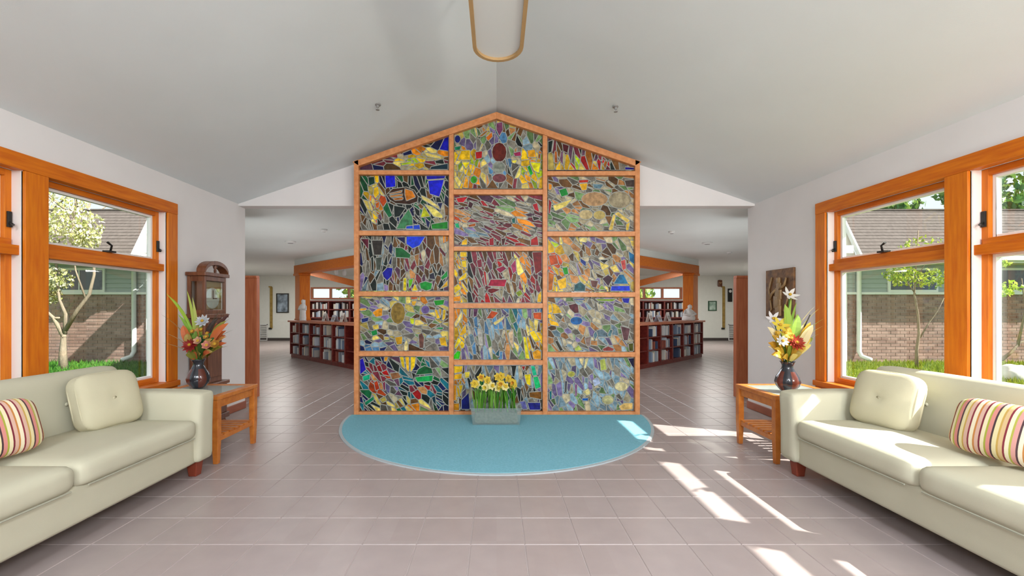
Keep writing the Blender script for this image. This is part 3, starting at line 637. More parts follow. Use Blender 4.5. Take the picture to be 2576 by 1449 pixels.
for pi_, (bounds, bg, blobs, feats, ang, st) in enumerate(PANELS):
    n = int(abs(area(bounds)) / 330)
    for c in shards(voronoi(bounds, n, ang, st, WRNG), ang, WRNG):
        cx = sum(p[0] for p in c) / len(c); cy = sum(p[1] for p in c) / len(c)
        pal = bg
        for bx, by, rx, ry, pl in blobs:
            if ((cx - bx) / rx) ** 2 + ((cy - by) / ry) ** 2 < 1.1: pal = pl; break
        col = hexc(PAL[WRNG.choice(pal)]); k = WRNG.uniform(0.48, 1.3)
        GLASS.append((abs(area(c)), pi_, c, vivid(tuple(v * k for v in col)), 0.0))
    for shape, col in feats:
        poly = ell(*[float(t) for t in shape.split()[1:]]) if shape.startswith('ell') else pq(shape)
        GLASS.append((abs(area(poly)) + 9000, pi_, poly, vivid(hexc(PAL.get(col, col))), 0.005 + 0.0007 * feats.index((shape, col))))
panels = []
rest = MB(); cames = [MB() for _ in PANELS]
for bounds, *_ in PANELS: panels.append(None)
GLASS.sort(key=lambda t: -t[0])
glist = []
for k, (ar, pi_, poly, col, proud) in enumerate(GLASS):
    if area(poly) < 0: poly = poly[::-1]
    ins = inset(poly, 1.0 if proud == 0 else 0.8)
    if len(ins) < 3 or abs(area(ins)) < 4: ins = None
    # lead ring
    if ins is not None:
        cxm = sum(p[0] for p in ins) / len(ins); cym = sum(p[1] for p in ins) / len(ins)
        # ring by radial matching: use polygon and its scaled copy
        cx = sum(p[0] for p in poly) / len(poly); cy = sum(p[1] for p in poly) / len(poly)
        rmean = sum(math.hypot(p[0] - cx, p[1] - cy) for p in poly) / len(poly)
    w = 1.0 if proud == 0 else 1.3
    if proud: outer = [(cx + (p[0] - cx) * (1 + 0.9 / max(rmean, 3)), cy + (p[1] - cy) * (1 + 0.9 / max(rmean, 3))) for p in poly]
    else: outer = poly
    fy = GY - proud
    cm_ = cames[pi_]; n = len(poly)
    for i in range(n):
        a, b = outer[i], outer[(i + 1) % n]
        ex, ey = b[0] - a[0], b[1] - a[1]; l = math.hypot(ex, ey)
        if l < 0.8: continue
        nx, ny = -ey / l, ex / l          # inward for counter-clockwise in (x, y-down) sense
        if area(outer) < 0: nx, ny = -nx, -ny
        t = min(w + (0.5 if proud else 0), 2.2)
        q = [a, b, (b[0] + nx * t, b[1] + ny * t), (a[0] + nx * t, a[1] + ny * t)]
        P = [px(*p, fy - 0.004 ) for p in q]; Pb = [px(*p, fy + 0.012) for p in q]
        cm_.add(P + Pb, [(0, 1, 2, 3), (2, 6, 7, 3), (0, 4, 5, 1), (7, 6, 5, 4)])
    shape = ins if ins is not None else poly
    A = [px(*p, fy) for p in shape]
    if len(glist) < 300:
        glist.append((pi_, A, col))
    else:
        rest.prism(A, (0, 0.006, 0), 0, col)
for i, cmb in enumerate(cames):
    o = cmb.build('leaded_panel', M['lead'], None, recalc=False); to_screen(o); panels[i] = o
for pi_, A, col in glist:
    m = MB(); m.prism(A, (0, 0.006, 0), 0, col)
    o = m.build('glass_piece', M['glass_piece'], None, recalc=False); o.parent = panels[pi_]; o.matrix_parent_inverse = panels[pi_].matrix_world.inverted() if False else Matrix.Identity(4)
    o.matrix_parent_inverse = Matrix.Translation(screen.location) @ Matrix.Identity(4) if False else Matrix.Identity(4)
o = to_screen(rest.build('small_glass_pieces', M['glass_piece'], None, recalc=False)); o['kind'] = 'stuff'

# ------------------------------------------------------------------ half-round carpet
rug = thing('half_round_carpet', 'teal half-round carpet on the tiles before the stained glass', 'carpet', (0, 5.29, 0))
R_ = 1.79
def halfdisc(r, e=0.0): return [(r * math.cos(-PI * k / 48), r * math.sin(-PI * k / 48) * 1.045, 0.0) for k in range(49)]
m = MB(); m.prism(halfdisc(R_), (0, 0, 0.012)); m.build('pile', M['carpet'], rug)
m = MB(); a = halfdisc(R_); b = halfdisc(R_ + 0.032)
for k in range(48): m.prism([a[k], a[k + 1], b[k + 1], b[k]], (0, 0, 0.009))
m.build('edge_binding', M['carpet_edge'], rug)

# ------------------------------------------------------------------ daffodil trough
tz = 4.93; tub_x = (1248 - VPX) / F_PX * tz
tub = thing('plastic_trough', 'clear plastic trough of daffodils on the teal carpet', 'planter', (tub_x, tz, 0.012))
W2, D2, HT = 0.285, 0.13, 0.185
m = MB()
lo = [(-W2 * .93, -D2 * .9, 0), (W2 * .93, -D2 * .9, 0), (W2 * .93, D2 * .9, 0), (-W2 * .93, D2 * .9, 0)]; hi = [(-W2, -D2, HT), (W2, -D2, HT), (W2, D2, HT), (-W2, D2, HT)]
li = [(x * .97, y * .95, 0.006) for x, y, z in lo]; hi2 = [(x * .97, y * .95, HT) for x, y, z in hi]
m.add(lo + hi + li + hi2, [(0, 1, 2, 3)] + [(i, (i + 1) % 4, 4 + (i + 1) % 4, 4 + i) for i in range(4)] + [(8, 9, 10, 11)] + [(8 + i, 8 + (i + 1) % 4, 12 + (i + 1) % 4, 12 + i) for i in range(4)])
m.build('tub', M['bin'], tub)
m = MB()
for i in range(4):
    a, b = Vector(hi[i]), Vector(hi[(i + 1) % 4]); d = (b - a).normalized(); nrm = Vector((d.y, -d.x, 0))
    m.prism([a, b, b + nrm * 0.014, a + nrm * 0.014], (0, 0, 0.008))
m.build('rim', M['bin'], tub)
m = MB(); m.softbox(W2 * 1.72, D2 * 1.62, 0.12, 0.02, 0.01, 6, Matrix.Translation((0, 0, 0.072))); m.build('soil', mat('damp_gravel', (0.30, 0.29, 0.24), 0.9, 0.2, color2=(0.15, 0.16, 0.12), nscale=40, bump=0.4, bscale=60), tub, smooth=True)

def leaf_strip(mb, p0, p1, width, bow, col, n=7, mi=0, tip=0.1, normal=None, fold=0.0):
    """curved blade from p0 to p1"""
    p0, p1 = Vector(p0), Vector(p1); d = p1 - p0
    bow = Vector(bow); side = d.cross(bow if bow.length > 1e-4 else Vector((0, -1, 0.01)))
    if normal is not None: side = d.cross(Vector(normal))
    side = side.normalized() if side.length > 1e-6 else Vector((1, 0, 0))
    up = side.cross(d).normalized()
    P = []
    for i in range(n + 1):
        t = i / n; c = p0 + d * t + bow * (4 * t * (1 - t)); w = width / 2 * (math.sin(PI * (0.12 + 0.88 * t)) ** 0.7 if t < 1 else tip * 0.3)
        P += [c - side * w + up * fold * w, c, c + side * w + up * fold * w]
    fs = []
    for i in range(n):
        a = 3 * i; fs += [(a, a + 1, a + 4, a + 3), (a + 1, a + 2, a + 5, a + 4)]
    mb.add(P, fs, mi, col)

def flower(mb, c, d, r, petals, col, col2, layers=1, cup=0.35, pw=0.6, rnd=random):
    """ring(s) of petals at c looking along d"""
    c, d = Vector(c), Vector(d).normalized(); u = d.orthogonal().normalized(); w = d.cross(u)
    for L in range(layers):
        rr = r * (1 - 0.25 * L); cu = cup + 0.28 * L
        for k in range(petals):
            a = 2 * PI * (k + 0.5 * L) / petals + rnd.uniform(-.08, .08)
            dirv = (u * math.cos(a) + w * math.sin(a)); tip = c + dirv * rr + d * rr * cu
            leaf_strip(mb, c + d * 0.004 * L, tip, rr * pw, d * (-rr * 0.10), col if L % 2 == 0 else col2, n=4, normal=d)
YEL, PALE, ORG = hexc('#e8c94a'), hexc('#efe3a0'), hexc('#d99a35')
G1, G2, G3 = hexc('#5a9a2e'), hexc('#3e7a2a'), hexc('#86b84a')
rng = random.Random(3)
def daffodil(i, x, y, h, lean, colv, face):
    z0 = HT * 0.7 + 0.012
    t = thing('daffodil', '', 'flower', (tub_x + x, tz + y, z0), group='daffodils in the plastic trough')
    t['label'] = ['yellow', 'pale cream', 'orange-cupped'][colv] + ' daffodil in the clear plastic trough, %s from the left' % ['first', 'second', 'third', 'fourth', 'fifth', 'sixth', 'seventh', 'eighth', 'ninth', 'tenth', 'eleventh', 'twelfth', 'thirteenth', 'fourteenth'][sorted(q[0] for q in spots).index(x)]
    top = Vector((lean[0], lean[1], h))
    m = MB(); m.tube([(0, 0, 0), top * 0.5 + Vector((0, 0, 0.01)), top], [0.005, 0.0045, 0.004], 6, col=G1); m.build('stem', M['leaf'], t, recalc=False)
    for q in range(3):
        m = MB(); leaf_strip(m, (rng.uniform(-.01, .01), rng.uniform(-.01, .01), 0), (rng.uniform(-.045, .045), rng.uniform(-.03, .03), h * rng.uniform(.78, .98)), 0.02, (rng.uniform(-.012, .012), -0.006, 0), rng.choice([G1, G2, G3]), 6)
        m.build('leaf', M['leaf'], t, recalc=False)
    d = Vector(face).normalized(); c1 = [YEL, PALE, YEL][colv]; c2 = [YEL, YEL, ORG][colv]
    m = MB(); flower(m, top, d, 0.052, 6, c1, c1, 1, 0.08, 0.78, rng); m.build('petals', M['petal'], t, recalc=False)
    m = MB(); u = d.orthogonal().normalized(); w = d.cross(u); P = []
    for L, (rr, dd) in enumerate(((0.010, 0), (0.013, 0.018), (0.021, 0.030))):
        for k in range(10):
            a = 2 * PI * k / 10; P.append(top + d * dd + (u * math.cos(a) + w * math.sin(a)) * rr * (1.1 if L == 2 and k % 2 else 1))
    m.add(P, [(L * 10 + k, L * 10 + (k + 1) % 10, L * 10 + 10 + (k + 1) % 10, L * 10 + 10 + k) for L in range(2) for k in range(10)] + [tuple(range(10))], 0, c2)
    m.build('trumpet', M['petal'], t, recalc=False)
spots = [(-.23, -.06, .33), (-.17, .05, .38), (-.13, -.07, .29), (-.08, .03, .36), (-.04, -.07, .31), (.01, .06, .39), (.05, -.06, .33), (.09, .04, .40), (.13, -.07, .30), (.17, .05, .37), (.22, -.05, .34), (-.20, .0, .31), (.0, -.02, .28), (.20, .02, .30)]
for i, (x, y, h) in enumerate(spots):
    daffodil(i, x, y, h, (rng.uniform(-.03, .03), -.02 + rng.uniform(-.02, .01)), [0, 2, 1, 0, 1, 0, 2, 0, 1, 0, 2, 1, 1, 0][i], (rng.uniform(-.6, .6), -1, rng.uniform(0, .5)))

# ------------------------------------------------------------------ sofas
STRIPES = ['#efe3c4', '#8c3a44', '#d9b2a0', '#c9a55a', '#e6d8a8', '#5a4448', '#d98f86', '#b7b453', '#e9dcb6', '#7c2f3c', '#d8b98a', '#c7854a', '#efe0c8', '#4e3c40', '#dca29a', '#a9ab46']
def stripe_mat():
    m = bpy.data.materials.new('striped_pillow_fabric'); m.use_nodes = True; nt = m.node_tree; b = nt.nodes['Principled BSDF']
    b.inputs['Roughness'].default_value = 0.85; b.inputs['Specular IOR Level'].default_value = 0.2
    tc = nt.nodes.new('ShaderNodeTexCoord'); sp = nt.nodes.new('ShaderNodeSeparateXYZ'); nt.links.new(tc.outputs['Object'], sp.inputs[0])
    mr = nt.nodes.new('ShaderNodeMapRange'); mr.inputs['From Min'].default_value = -0.27; mr.inputs['From Max'].default_value = 0.27
    nt.links.new(sp.outputs['X'], mr.inputs['Value'])
    r = nt.nodes.new('ShaderNodeValToRGB'); r.color_ramp.interpolation = 'CONSTANT'
    seq = [0, 1, 2, 3, 4, 5, 6, 7, 8, 9, 10, 11, 12, 5, 14, 7, 0, 1, 10, 3, 4, 13, 6, 15, 8, 9, 2, 11]
    seq = seq[:28]; els = r.color_ramp.elements
    wid = [1.6 if k % 2 == 0 else 0.8 for k in range(28)]; tot = sum(wid); acc = 0
    for k, q in enumerate(seq):
        pos = acc / tot; acc += wid[k]
        e = els[k] if k < 2 else els.new(pos)
        e.position = pos; e.color = (*hexc(STRIPES[q]), 1)
    sc_ = nt.nodes.new('ShaderNodeMath'); sc_.operation = 'MULTIPLY'; sc_.inputs[1].default_value = 1.45; fr = nt.nodes.new('ShaderNodeMath'); fr.operation = 'FRACT'
    nt.links.new(mr.outputs['Result'], sc_.inputs[0]); nt.links.new(sc_.outputs[0], fr.inputs[0]); nt.links.new(fr.outputs[0], r.inputs['Fac']); nt.links.new(r.outputs['Color'], b.inputs['Base Color'])
    return m
M['stripe'] = stripe_mat()
SY0, SY1 = 1.22, 3.49
for s, side in ((-1, 'left'), (1, 'right')):
    yc = (SY0 + SY1) / 2
    lab = 'pale sage upholstered sofa under the left windows, in shade' if s < 0 else 'pale sage upholstered sofa under the right windows, streaked with sun'
    sofa = thing('sofa', lab, 'sofa', (s * 2.76, yc, 0), group='facing sofas')
    X0 = 2.76
    def lx(a): return s * (a - X0)          # local x from absolute distance to the room's axis
    def T(a, y, z): return Matrix.Translation((lx(a), y - yc, z))
    m = MB(); m.softbox(0.86, SY1 - SY0 - 0.04, 0.225, 0.02, 0, 5, T(2.77, yc, 0.232)); m.build('base', M['fabric'], sofa, smooth=True)
    for ya, yb in ((SY1 - 0.19, SY1), (SY0, SY0 + 0.19)):
        m = MB(); m.softbox(0.87, yb - ya, 0.545, 0.045, 0, 10, T(2.735, (ya + yb) / 2, 0.394))
        out = 1 if ya > 2 else -1; cy = (ya + yb) / 2 - yc
        nv = []
        for v in m.v:                         # arms flare outwards and roll a little at the top
            t = max(0, (v[2] - 0.30) / 0.37); nv.append((v[0], v[1] + out * 0.02 * t * t - out * (0.012 if t > 0.5 else 0) * 0, v[2] + 0.012 * math.sin(min(1, max(0, (abs(v[0] - lx(2.30))) / 0.87)) * PI) * (t > 0.9)))
        m.v = nv
        m.build('arm', M['fabric'], sofa, smooth=True)
    # back with rolled top, leaning to the wall
    m = MB(); m.softbox(0.21, SY1 - SY0 - 0.06, 0.66, 0.075, 0, 14, Matrix.Translation((lx(3.10), 0, 0.545)) @ Matrix.Rotation(s * 0.10, 4, 'Y'))
    bk = m.build('backrest', M['fabric'], sofa, smooth=True)
    for q in (-0.62, -0.2, 0.2, 0.62):
        m = MB(); m.lathe([(0.001, 0.008), (0.010, 0.006), (0.014, 0)], (0, 0, 0), 10); m.build('button', M['fabric'], bk, smooth=True, loc=(lx(2.992), q, 0.66), rot=(0, -s * PI / 2, 0))
    half = (SY1 - SY0 - 0.38) / 2
    for k in range(2):
        cy = SY0 + 0.19 + half * (k + 0.5)
        m = MB(); m.softbox(0.70, half - 0.006, 0.15, 0.055, 0.020, 12, T(2.645, cy, 0.402)); m.build('seat_cushion', M['fabric'], sofa, smooth=True)
        m = MB()                               # welt along the front of the cushion
        m.tube([(lx(2.295), cy - yc - half / 2 + 0.05, 0.338), (lx(2.295), cy - yc + half / 2 - 0.05, 0.338)], 0.005, 6); m.build('welt', M['piping'], sofa)
    for fx in (2.40, 3.10):
        for fy_ in (SY0 + 0.09, SY1 - 0.09):
            m = MB(); a, b = 0.042, 0.03
            P = [(lx(fx) + dx * b, fy_ - yc + dy * b, 0) for dx, dy in ((-1, -1), (1, -1), (1, 1), (-1, 1))] + [(lx(fx) + dx * a, fy_ - yc + dy * a, 0.123) for dx, dy in ((-1, -1), (1, -1), (1, 1), (-1, 1))]
            m.add(P, [(3, 2, 1, 0), (4, 5, 6, 7)] + [(i, (i + 1) % 4, 4 + (i + 1) % 4, 4 + i) for i in range(4)]); m.build('foot', M['foot_wood'], sofa, bevel=0.004)
    # loose tufted pillow beside the arm
    lab = 'square cream button-tufted pillow on the shaded sofa' if s < 0 else 'square cream button-tufted pillow on the sunlit sofa'
    pil = thing('tufted_pillow', lab, 'pillow', (s * 2.80, 3.07, 0.672), (s * 0.27, 0, PI / 2 + s * 0.17), 'tufted pillows on the sofas')
    m = MB(); m.pillow(0.43, 0.41, 0.13, 16, None, 0, 0.022, 0.03); m.build('pillow_body', M['pillow_fabric'], pil, smooth=True)
    for f in (-1, 1):
        m = MB(); ring = []
        for k in range(40):
            a = 2 * PI * k / 40; ca, sa = math.cos(a), math.sin(a); e = 5
            r = (abs(ca) ** e + abs(sa) ** e) ** (-1 / e); ring.append((ca * r * 0.205, f * 0.033, sa * r * 0.195))
        m.tube(ring + ring[:1], 0.005, 6, cap=False); m.build('piping', M['pillow_fabric'], pil, smooth=True)
        m = MB(); m.lathe([(0.001, 0.008), (0.011, 0.006), (0.015, 0)], (0, 0, 0), 10); m.build('button', M['pillow_fabric'], pil, smooth=True, loc=(0, f * 0.072, 0), rot=(f * -PI / 2 * -1, 0, 0))
    lab = 'striped lumbar pillow lying on the left sofa' if s < 0 else 'striped lumbar pillow lying on the right sofa'
    tag(MB().pillow(0.54, 0.33, 0.17, 16).build('striped_pillow', M['stripe'], None, smooth=True, loc=(s * 2.77, 2.30, 0.655), rot=(s * 0.32, 0.0, PI / 2 + s * 0.10)), lab, 'pillow', 'striped pillows on the sofas')

# ------------------------------------------------------------------ end tables
for s in (-1, 1):
    lab = 'honey oak end table with glass top beside the left sofa' if s < 0 else 'honey oak end table with glass top beside the right sofa'
    tx, ty = s * 2.70, 3.93
    t = thing('end_table', lab, 'table', (tx, ty, 0), group='oak end tables')
    wx, wy, ht = 0.335, 0.305, 0.58
    for dx in (-1, 1):
        for dy in (-1, 1):
            cx, cy = dx * (wx - 0.03), dy * (wy - 0.03); a, b = 0.026, 0.019
            m = MB(); P = [(cx + q * b, cy + r * b, 0) for q, r in ((-1, -1), (1, -1), (1, 1), (-1, 1))] + [(cx + q * a, cy + r * a, 0.22) for q, r in ((-1, -1), (1, -1), (1, 1), (-1, 1))] + [(cx + q * a, cy + r * a, ht - 0.035) for q, r in ((-1, -1), (1, -1), (1, 1), (-1, 1))]
            m.add(P, [(3, 2, 1, 0), (8, 9, 10, 11)] + [(L * 4 + i, L * 4 + (i + 1) % 4, L * 4 + 4 + (i + 1) % 4, L * 4 + 4 + i) for L in range(2) for i in range(4)]); m.build('leg', M['table_wood'], t, bevel=0.003)
    for d in (-1, 1):
        m = MB(); m.box(-wx + 0.055, wx - 0.055, d * (wy - 0.03) - 0.011, d * (wy - 0.03) + 0.011, ht - 0.105, ht - 0.035); m.build('apron', M['table_wood'], t, bevel=0.002)
        m = MB(); m.box(d * (wx - 0.03) - 0.011, d * (wx - 0.03) + 0.011, -wy + 0.055, wy - 0.055, ht - 0.105, ht - 0.035); m.build('apron', M['table_wood'], t, bevel=0.002)
        m = MB(); m.box(d * (wx - 0.03) - 0.012, d * (wx - 0.03) + 0.012, -wy + 0.05, wy - 0.05, 0.185, 0.225); m.build('stretcher', M['table_wood'], t, bevel=0.002)
        m = MB(); m.box(-wx, wx, d * wy - (0.07 if d > 0 else 0), d * wy + (0.07 if d < 0 else 0), ht - 0.035, ht); m.build('top_rail', M['table_wood'], t, bevel=0.004)
        m = MB(); m.box(d * wx - (0.07 if d > 0 else 0), d * wx + (0.07 if d < 0 else 0), -wy + 0.07, wy - 0.07, ht - 0.035, ht); m.build('top_rail', M['table_wood'], t, bevel=0.004)
    m = MB(); m.box(-wx + 0.07, wx - 0.07, -wy + 0.07, wy - 0.07, ht - 0.012, ht - 0.003); m.build('glass_top', M['table_glass'], t)
    for k in range(7):
        y = -wy + 0.08 + k * (2 * wy - 0.16) / 6
        m = MB(); m.box(-wx + 0.02, wx - 0.02, y - 0.025, y + 0.025, 0.225, 0.240); m.build('shelf_slat', M['table_wood'], t, bevel=0.002)

# ------------------------------------------------------------------ vases with flowers
def vase(s, x, y, z, label):
    prof = [(0.040, 0), (0.055, 0.012), (0.088, 0.055), (0.097, 0.09), (0.086, 0.135), (0.058, 0.185), (0.044, 0.215), (0.043, 0.235), (0.054, 0.262), (0.062, 0.272), (0.055, 0.270), (0.040, 0.24)]
    seg = 48; m = MB()
    P = []
    for r, h in prof:
        lob = max(0, min(1, h / 0.03)) * max(0, min(1, (0.24 - h) / 0.08))
        for k in range(seg):
            a = 2 * PI * k / seg; rr = r * (1 + 0.07 * lob * abs(math.cos(4 * a)) - 0.03 * lob)
            P.append((rr * math.cos(a), rr * math.sin(a), h))
    dk, rd, gr = hexc('#26282e'), hexc('#5a2c22'), hexc('#3a3a40')
    for i in range(len(prof) - 1):
        fs = []
        for k in range(seg):
            a_, b_ = i * seg + k, i * seg + (k + 1) % seg
            lobe = int((k + 3) / 6) % 8
            c = (rd if lobe % 2 == (1 if s < 0 else 0) else dk) if 1 <= i <= 4 else dk
            m.f.append((a_, b_, b_ + seg, a_ + seg)); m.m.append(0); m.c.append(c)
    m.v = P; m.f.append(tuple(range(seg))[::-1]); m.m.append(0); m.c.append(dk)
    o = m.build('vase', M['vase'], None, smooth=True, recalc=False, loc=(x, y, z), rot=(0, 0, 0.2))
    return tag(o, label, 'vase', 'lobed vases on the end tables')
def bouquet(label, x, y, z, zc, spec, filler, group='silk flower arrangements'):
    t = thing('flower_arrangement', label, 'flowers', (x, y, z), group=group); base = Vector((x, y, z)); r = random.Random(5)
    ccx, ccy, cols_ = filler
    spec = spec + [('leaf', ccx + r.uniform(-56, 60), ccy + r.uniform(-60, 34), r.uniform(-.10, .08), r.uniform(.04, .075), r.choice(cols_)) for _ in range(40)] + [('rose', ccx + r.uniform(-34, 36), ccy + r.uniform(-30, 18), r.uniform(-.10, .0), r.uniform(.018, .026), r.choice(cols_[-3:])) for _ in range(7)]
    for kind, ix, iy, dy, size, c in spec:
        p = px(ix, iy, zc + dy) - base; col = hexc(c); m = MB()
        st = Vector((r.uniform(-.02, .02), r.uniform(-.02, .02), -0.02))
        if kind in ('blade', 'wisp'):
            w = size if kind == 'blade' else 0.007
            side = Vector((p.x, p.y, 0)); bow = side * -0.18 + Vector((0, 0, p.length * 0.05))
            leaf_strip(m, st, p, w, bow, col, 9, normal=(0.2, -1, 0.15)); m.build('leaf_blade' if kind == 'blade' else 'grass_wisp', M['leaf'], t, recalc=False)
        elif kind == 'leaf':
            leaf_strip(m, st * 0.5 + p * 0.35, p, size, Vector((0, -0.02, 0.03)), col, 6, normal=(0.1, -1, 0.4), fold=0.25); m.build('leaf', M['leaf'], t, recalc=False)
        elif kind == 'rod':
            m.tube([p * 0.2, p], 0.005, 6, col=col); m.build('twig', M['leaf'], t, recalc=False)
        else:
            face = Vector((p.x * 1.2, -1.0, 0.35 + p.z * 0.5))
            npet, lay, cup, pw = {'dahlia': (11, 3, 0.12, 0.38), 'rose': (6, 3, 0.55, 0.95), 'lily': (6, 1, 0.35, 0.42), 'daisy': (9, 2, 0.2, 0.45)}[kind]
            flower(m, p, face, size * 1.22, npet, col, tuple(min(1, v * 0.75) for v in col), lay, cup, pw, r)
            fo = m.build('blossom', M['petal'], t, recalc=False)
            m = MB(); m.lathe([(0.002, 0.012), (0.012, 0.008), (0.014, 0)], (0, 0, 0), 8); m.c = [hexc('#c9a030')] * len(m.f); m.build('flower_centre', M['petal'], fo, recalc=False, loc=p + face.normalized() * 0.01, rot=face.to_track_quat('Z', 'Y').to_euler())
            m = MB(); m.tube([st, (st + p) / 2 + Vector((0, 0.01, 0)), p], 0.004, 5, col=G2); m.build('stem', M['leaf'], t, recalc=False)
vl = px(499, 975, 4.0); vr = px(1981, 985, 3.83)
vase(-1, vl.x, 4.0, 0.581, 'dark lobed vase with rust panels on the left end table')
vase(1, vr.x, 3.83, 0.581, 'dark lobed vase with rust panels on the right end table')
bouquet('flower arrangement of tall green blades with red dahlia in the left vase', vl.x, 4.0, 0.84, 4.0, [
    ('blade', 418, 738, 0.0, .030, '#9cb838'), ('blade', 436, 752, .03, .034, '#8fb040'), ('blade', 470, 730, .05, .030, '#a8b850'), ('blade', 484, 748, .02, .032, '#b0b860'), ('blade', 448, 790, -.03, .036, '#7fa838'), ('blade', 466, 800, -.02, .030, '#8fb848'),
    ('wisp', 404, 790, .05, 0, '#8a6a3a'), ('wisp', 410, 835, 0, 0, '#a07a50'), ('wisp', 408, 862, -.03, 0, '#9a7a50'), ('wisp', 580, 800, .03, 0, '#5a6a3a'), ('wisp', 586, 830, 0, 0, '#6a7a4a'), ('wisp', 575, 870, -.02, 0, '#7a5a40'), ('wisp', 560, 775, .05, 0, '#4a4a30'),
    ('leaf', 548, 800, .02, .06, '#3e3028'), ('leaf', 578, 790, .0, .05, '#4a2420'), ('leaf', 545, 838, -.05, .10, '#2f6a34'), ('leaf', 520, 842, -.07, .09, '#2a5a30'), ('leaf', 500, 832, -.04, .08, '#6a9a34'), ('leaf', 560, 872, -.03, .07, '#8a8a38'), ('leaf', 470, 890, -.06, .06, '#7a7a34'), ('leaf', 535, 885, -.07, .07, '#a89048'), ('leaf', 505, 890, -.09, .06, '#8a8440'),
    ('daisy', 510, 808, -.04, .055, '#c8ccd0'), ('dahlia', 478, 868, -.09, .062, '#9a2a24'), ('rose', 499, 858, -.10, .032, '#d8a888'), ('rose', 521, 869, -.10, .036, '#d8907c'), ('rose', 541, 866, -.08, .036, '#b8863a')], (515, 858, ['#4a6a2c', '#6a8a34', '#8a8a38', '#3a5a2c', '#a89048', '#c08a4a', '#c86a3a', '#b85a30']))
bouquet('flower arrangement of white lilies and amber leaves in the right vase', vr.x, 3.83, 0.84, 3.83, [
    ('blade', 1992, 742, .04, .034, '#9cb850'), ('blade', 2004, 760, .02, .036, '#86a840'), ('blade', 1985, 770, -.02, .034, '#a8b84a'), ('leaf', 1974, 765, -.03, .08, '#9ab84a'), ('leaf', 2006, 790, .0, .08, '#8fae48'),
    ('wisp', 2062, 775, .03, 0, '#a8a050'), ('wisp', 2075, 800, 0, 0, '#98a048'), ('wisp', 2048, 830, -.03, 0, '#7a9040'), ('wisp', 2060, 840, .03, 0, '#8a9a48'), ('wisp', 1930, 805, .02, 0, '#a8a870'), ('rod', 2038, 792, .02, 0, '#3a302c'), ('wisp', 2070, 820, .05, 0, '#b0a860'), ('wisp', 2050, 770, .06, 0, '#b8a868'),
    ('leaf', 1932, 862, -.04, .08, '#b88420'), ('leaf', 1940, 892, -.06, .07, '#c8982c'), ('leaf', 1968, 900, -.08, .07, '#c8a030'), ('leaf', 1995, 893, -.07, .07, '#b88c2c'), ('leaf', 2012, 882, -.04, .07, '#a89038'), ('leaf', 2045, 850, .02, .05, '#8a9a40'), ('leaf', 1942, 830, .0, .06, '#b0a838'),
    ('lily', 1986, 742, .03, .065, '#d8d4cc'), ('lily', 1945, 802, .0, .06, '#d0cccc'), ('lily', 1962, 818, -.05, .065, '#d8c040'), ('lily', 1975, 838, -.05, .05, '#d8cc58'), ('daisy', 1968, 858, -.10, .045, '#e0e0dc'), ('dahlia', 2004, 862, -.09, .064, '#a83a24')], (1985, 862, ['#8a9a34', '#b0a838', '#c8a030', '#a8b848', '#b88c2c', '#d8b040', '#e0d0a0', '#d8c870']))

# ------------------------------------------------------------------ tall case clock by the left wall
ck = thing('tall_case_clock', 'dark walnut tall case clock with arched hood against the left wall', 'clock', (-3.36, 4.79, 0))
def ckb(name, d0, d1, w, z0, z1, mt='clock_wood', bevel=0.006):
    return MB().box(d0, d1, -w / 2, w / 2, z0, z1).build(name, M[mt], ck, bevel=bevel)
ckb('plinth', 0.02, 0.245, 0.40, 0.07, 0.13); ckb('base_box', 0.02, 0.225, 0.37, 0.13, 0.46); ckb('moulding', 0.02, 0.245, 0.41, 0.46, 0.50)
ckb('trunk', 0.02, 0.19, 0.29, 0.50, 1.22); ckb('moulding', 0.02, 0.235, 0.40, 1.22, 1.265)
for y in (-0.15, 0.15):
    for d in (0.05, 0.20):
        m = MB(); m.lathe([(0.012, 0), (0.030, 0.015), (0.034, 0.035), (0.022, 0.055), (0.026, 0.07)], (d, y, 0), 14); m.build('bun_foot', M['clock_wood'], ck, smooth=True)
m = MB(); m.box(0.02, 0.04, -0.18, 0.18, 1.265, 1.68)
for y in (-0.18, 0.18):
    m.box(0.04, 0.06, min(y, y * 0.9), max(y, y * 0.9), 1.265, 1.68)
    m.box(0.185, 0.215, min(y, y * 0.86), max(y, y * 0.86), 1.265, 1.68); m.box(0.06, 0.19, min(y, y * .9), max(y, y * .9), 1.265, 1.31); m.box(0.06, 0.19, min(y, y * .9), max(y, y * .9), 1.62, 1.68)
m.box(0.185, 0.215, -0.155, 0.155, 1.265, 1.31); m.box(0.185, 0.215, -0.155, 0.155, 1.63, 1.68)
m.build('hood', M['clock_wood'], ck, bevel=0.003)
MB().box(0.06, 0.19, -0.172, -0.168, 1.31, 1.62).build('side_glass', M['clock_glass'], ck)
cornice = ckb('cornice', 0.02, 0.24, 0.42, 1.68, 1.72)
m = MB(); arc = [(0.235, 0.20 * math.cos(PI * k / 14), 1.735 + 0.12 * math.sin(PI * k / 14)) for k in range(15)]
for k in range(14):
    a, b = Vector(arc[k]), Vector(arc[k + 1]); dn = Vector((0, 0, -0.045))
    m.prism([a, b, b + dn, a + dn], (-0.10, 0, 0))
m.build('arched_pediment', M['clock_wood'], ck, bevel=0.003)
m = MB(); m.lathe([(0.016, 0), (0.010, 0.02), (0.022, 0.045), (0.012, 0.075), (0.004, 0.11), (0.001, 0.12)], (0.205, 0, 1.74), 12); m.build('finial', M['clock_wood'], ck, smooth=True)
MB().box(0.20, 0.215, -0.012, 0.012, 1.70, 1.76).build('finial_block', M['clock_wood'], ck)
dial = MB().box(0.17, 0.176, -0.15, 0.15, 1.315, 1.625).build('dial', M['brass'], ck)
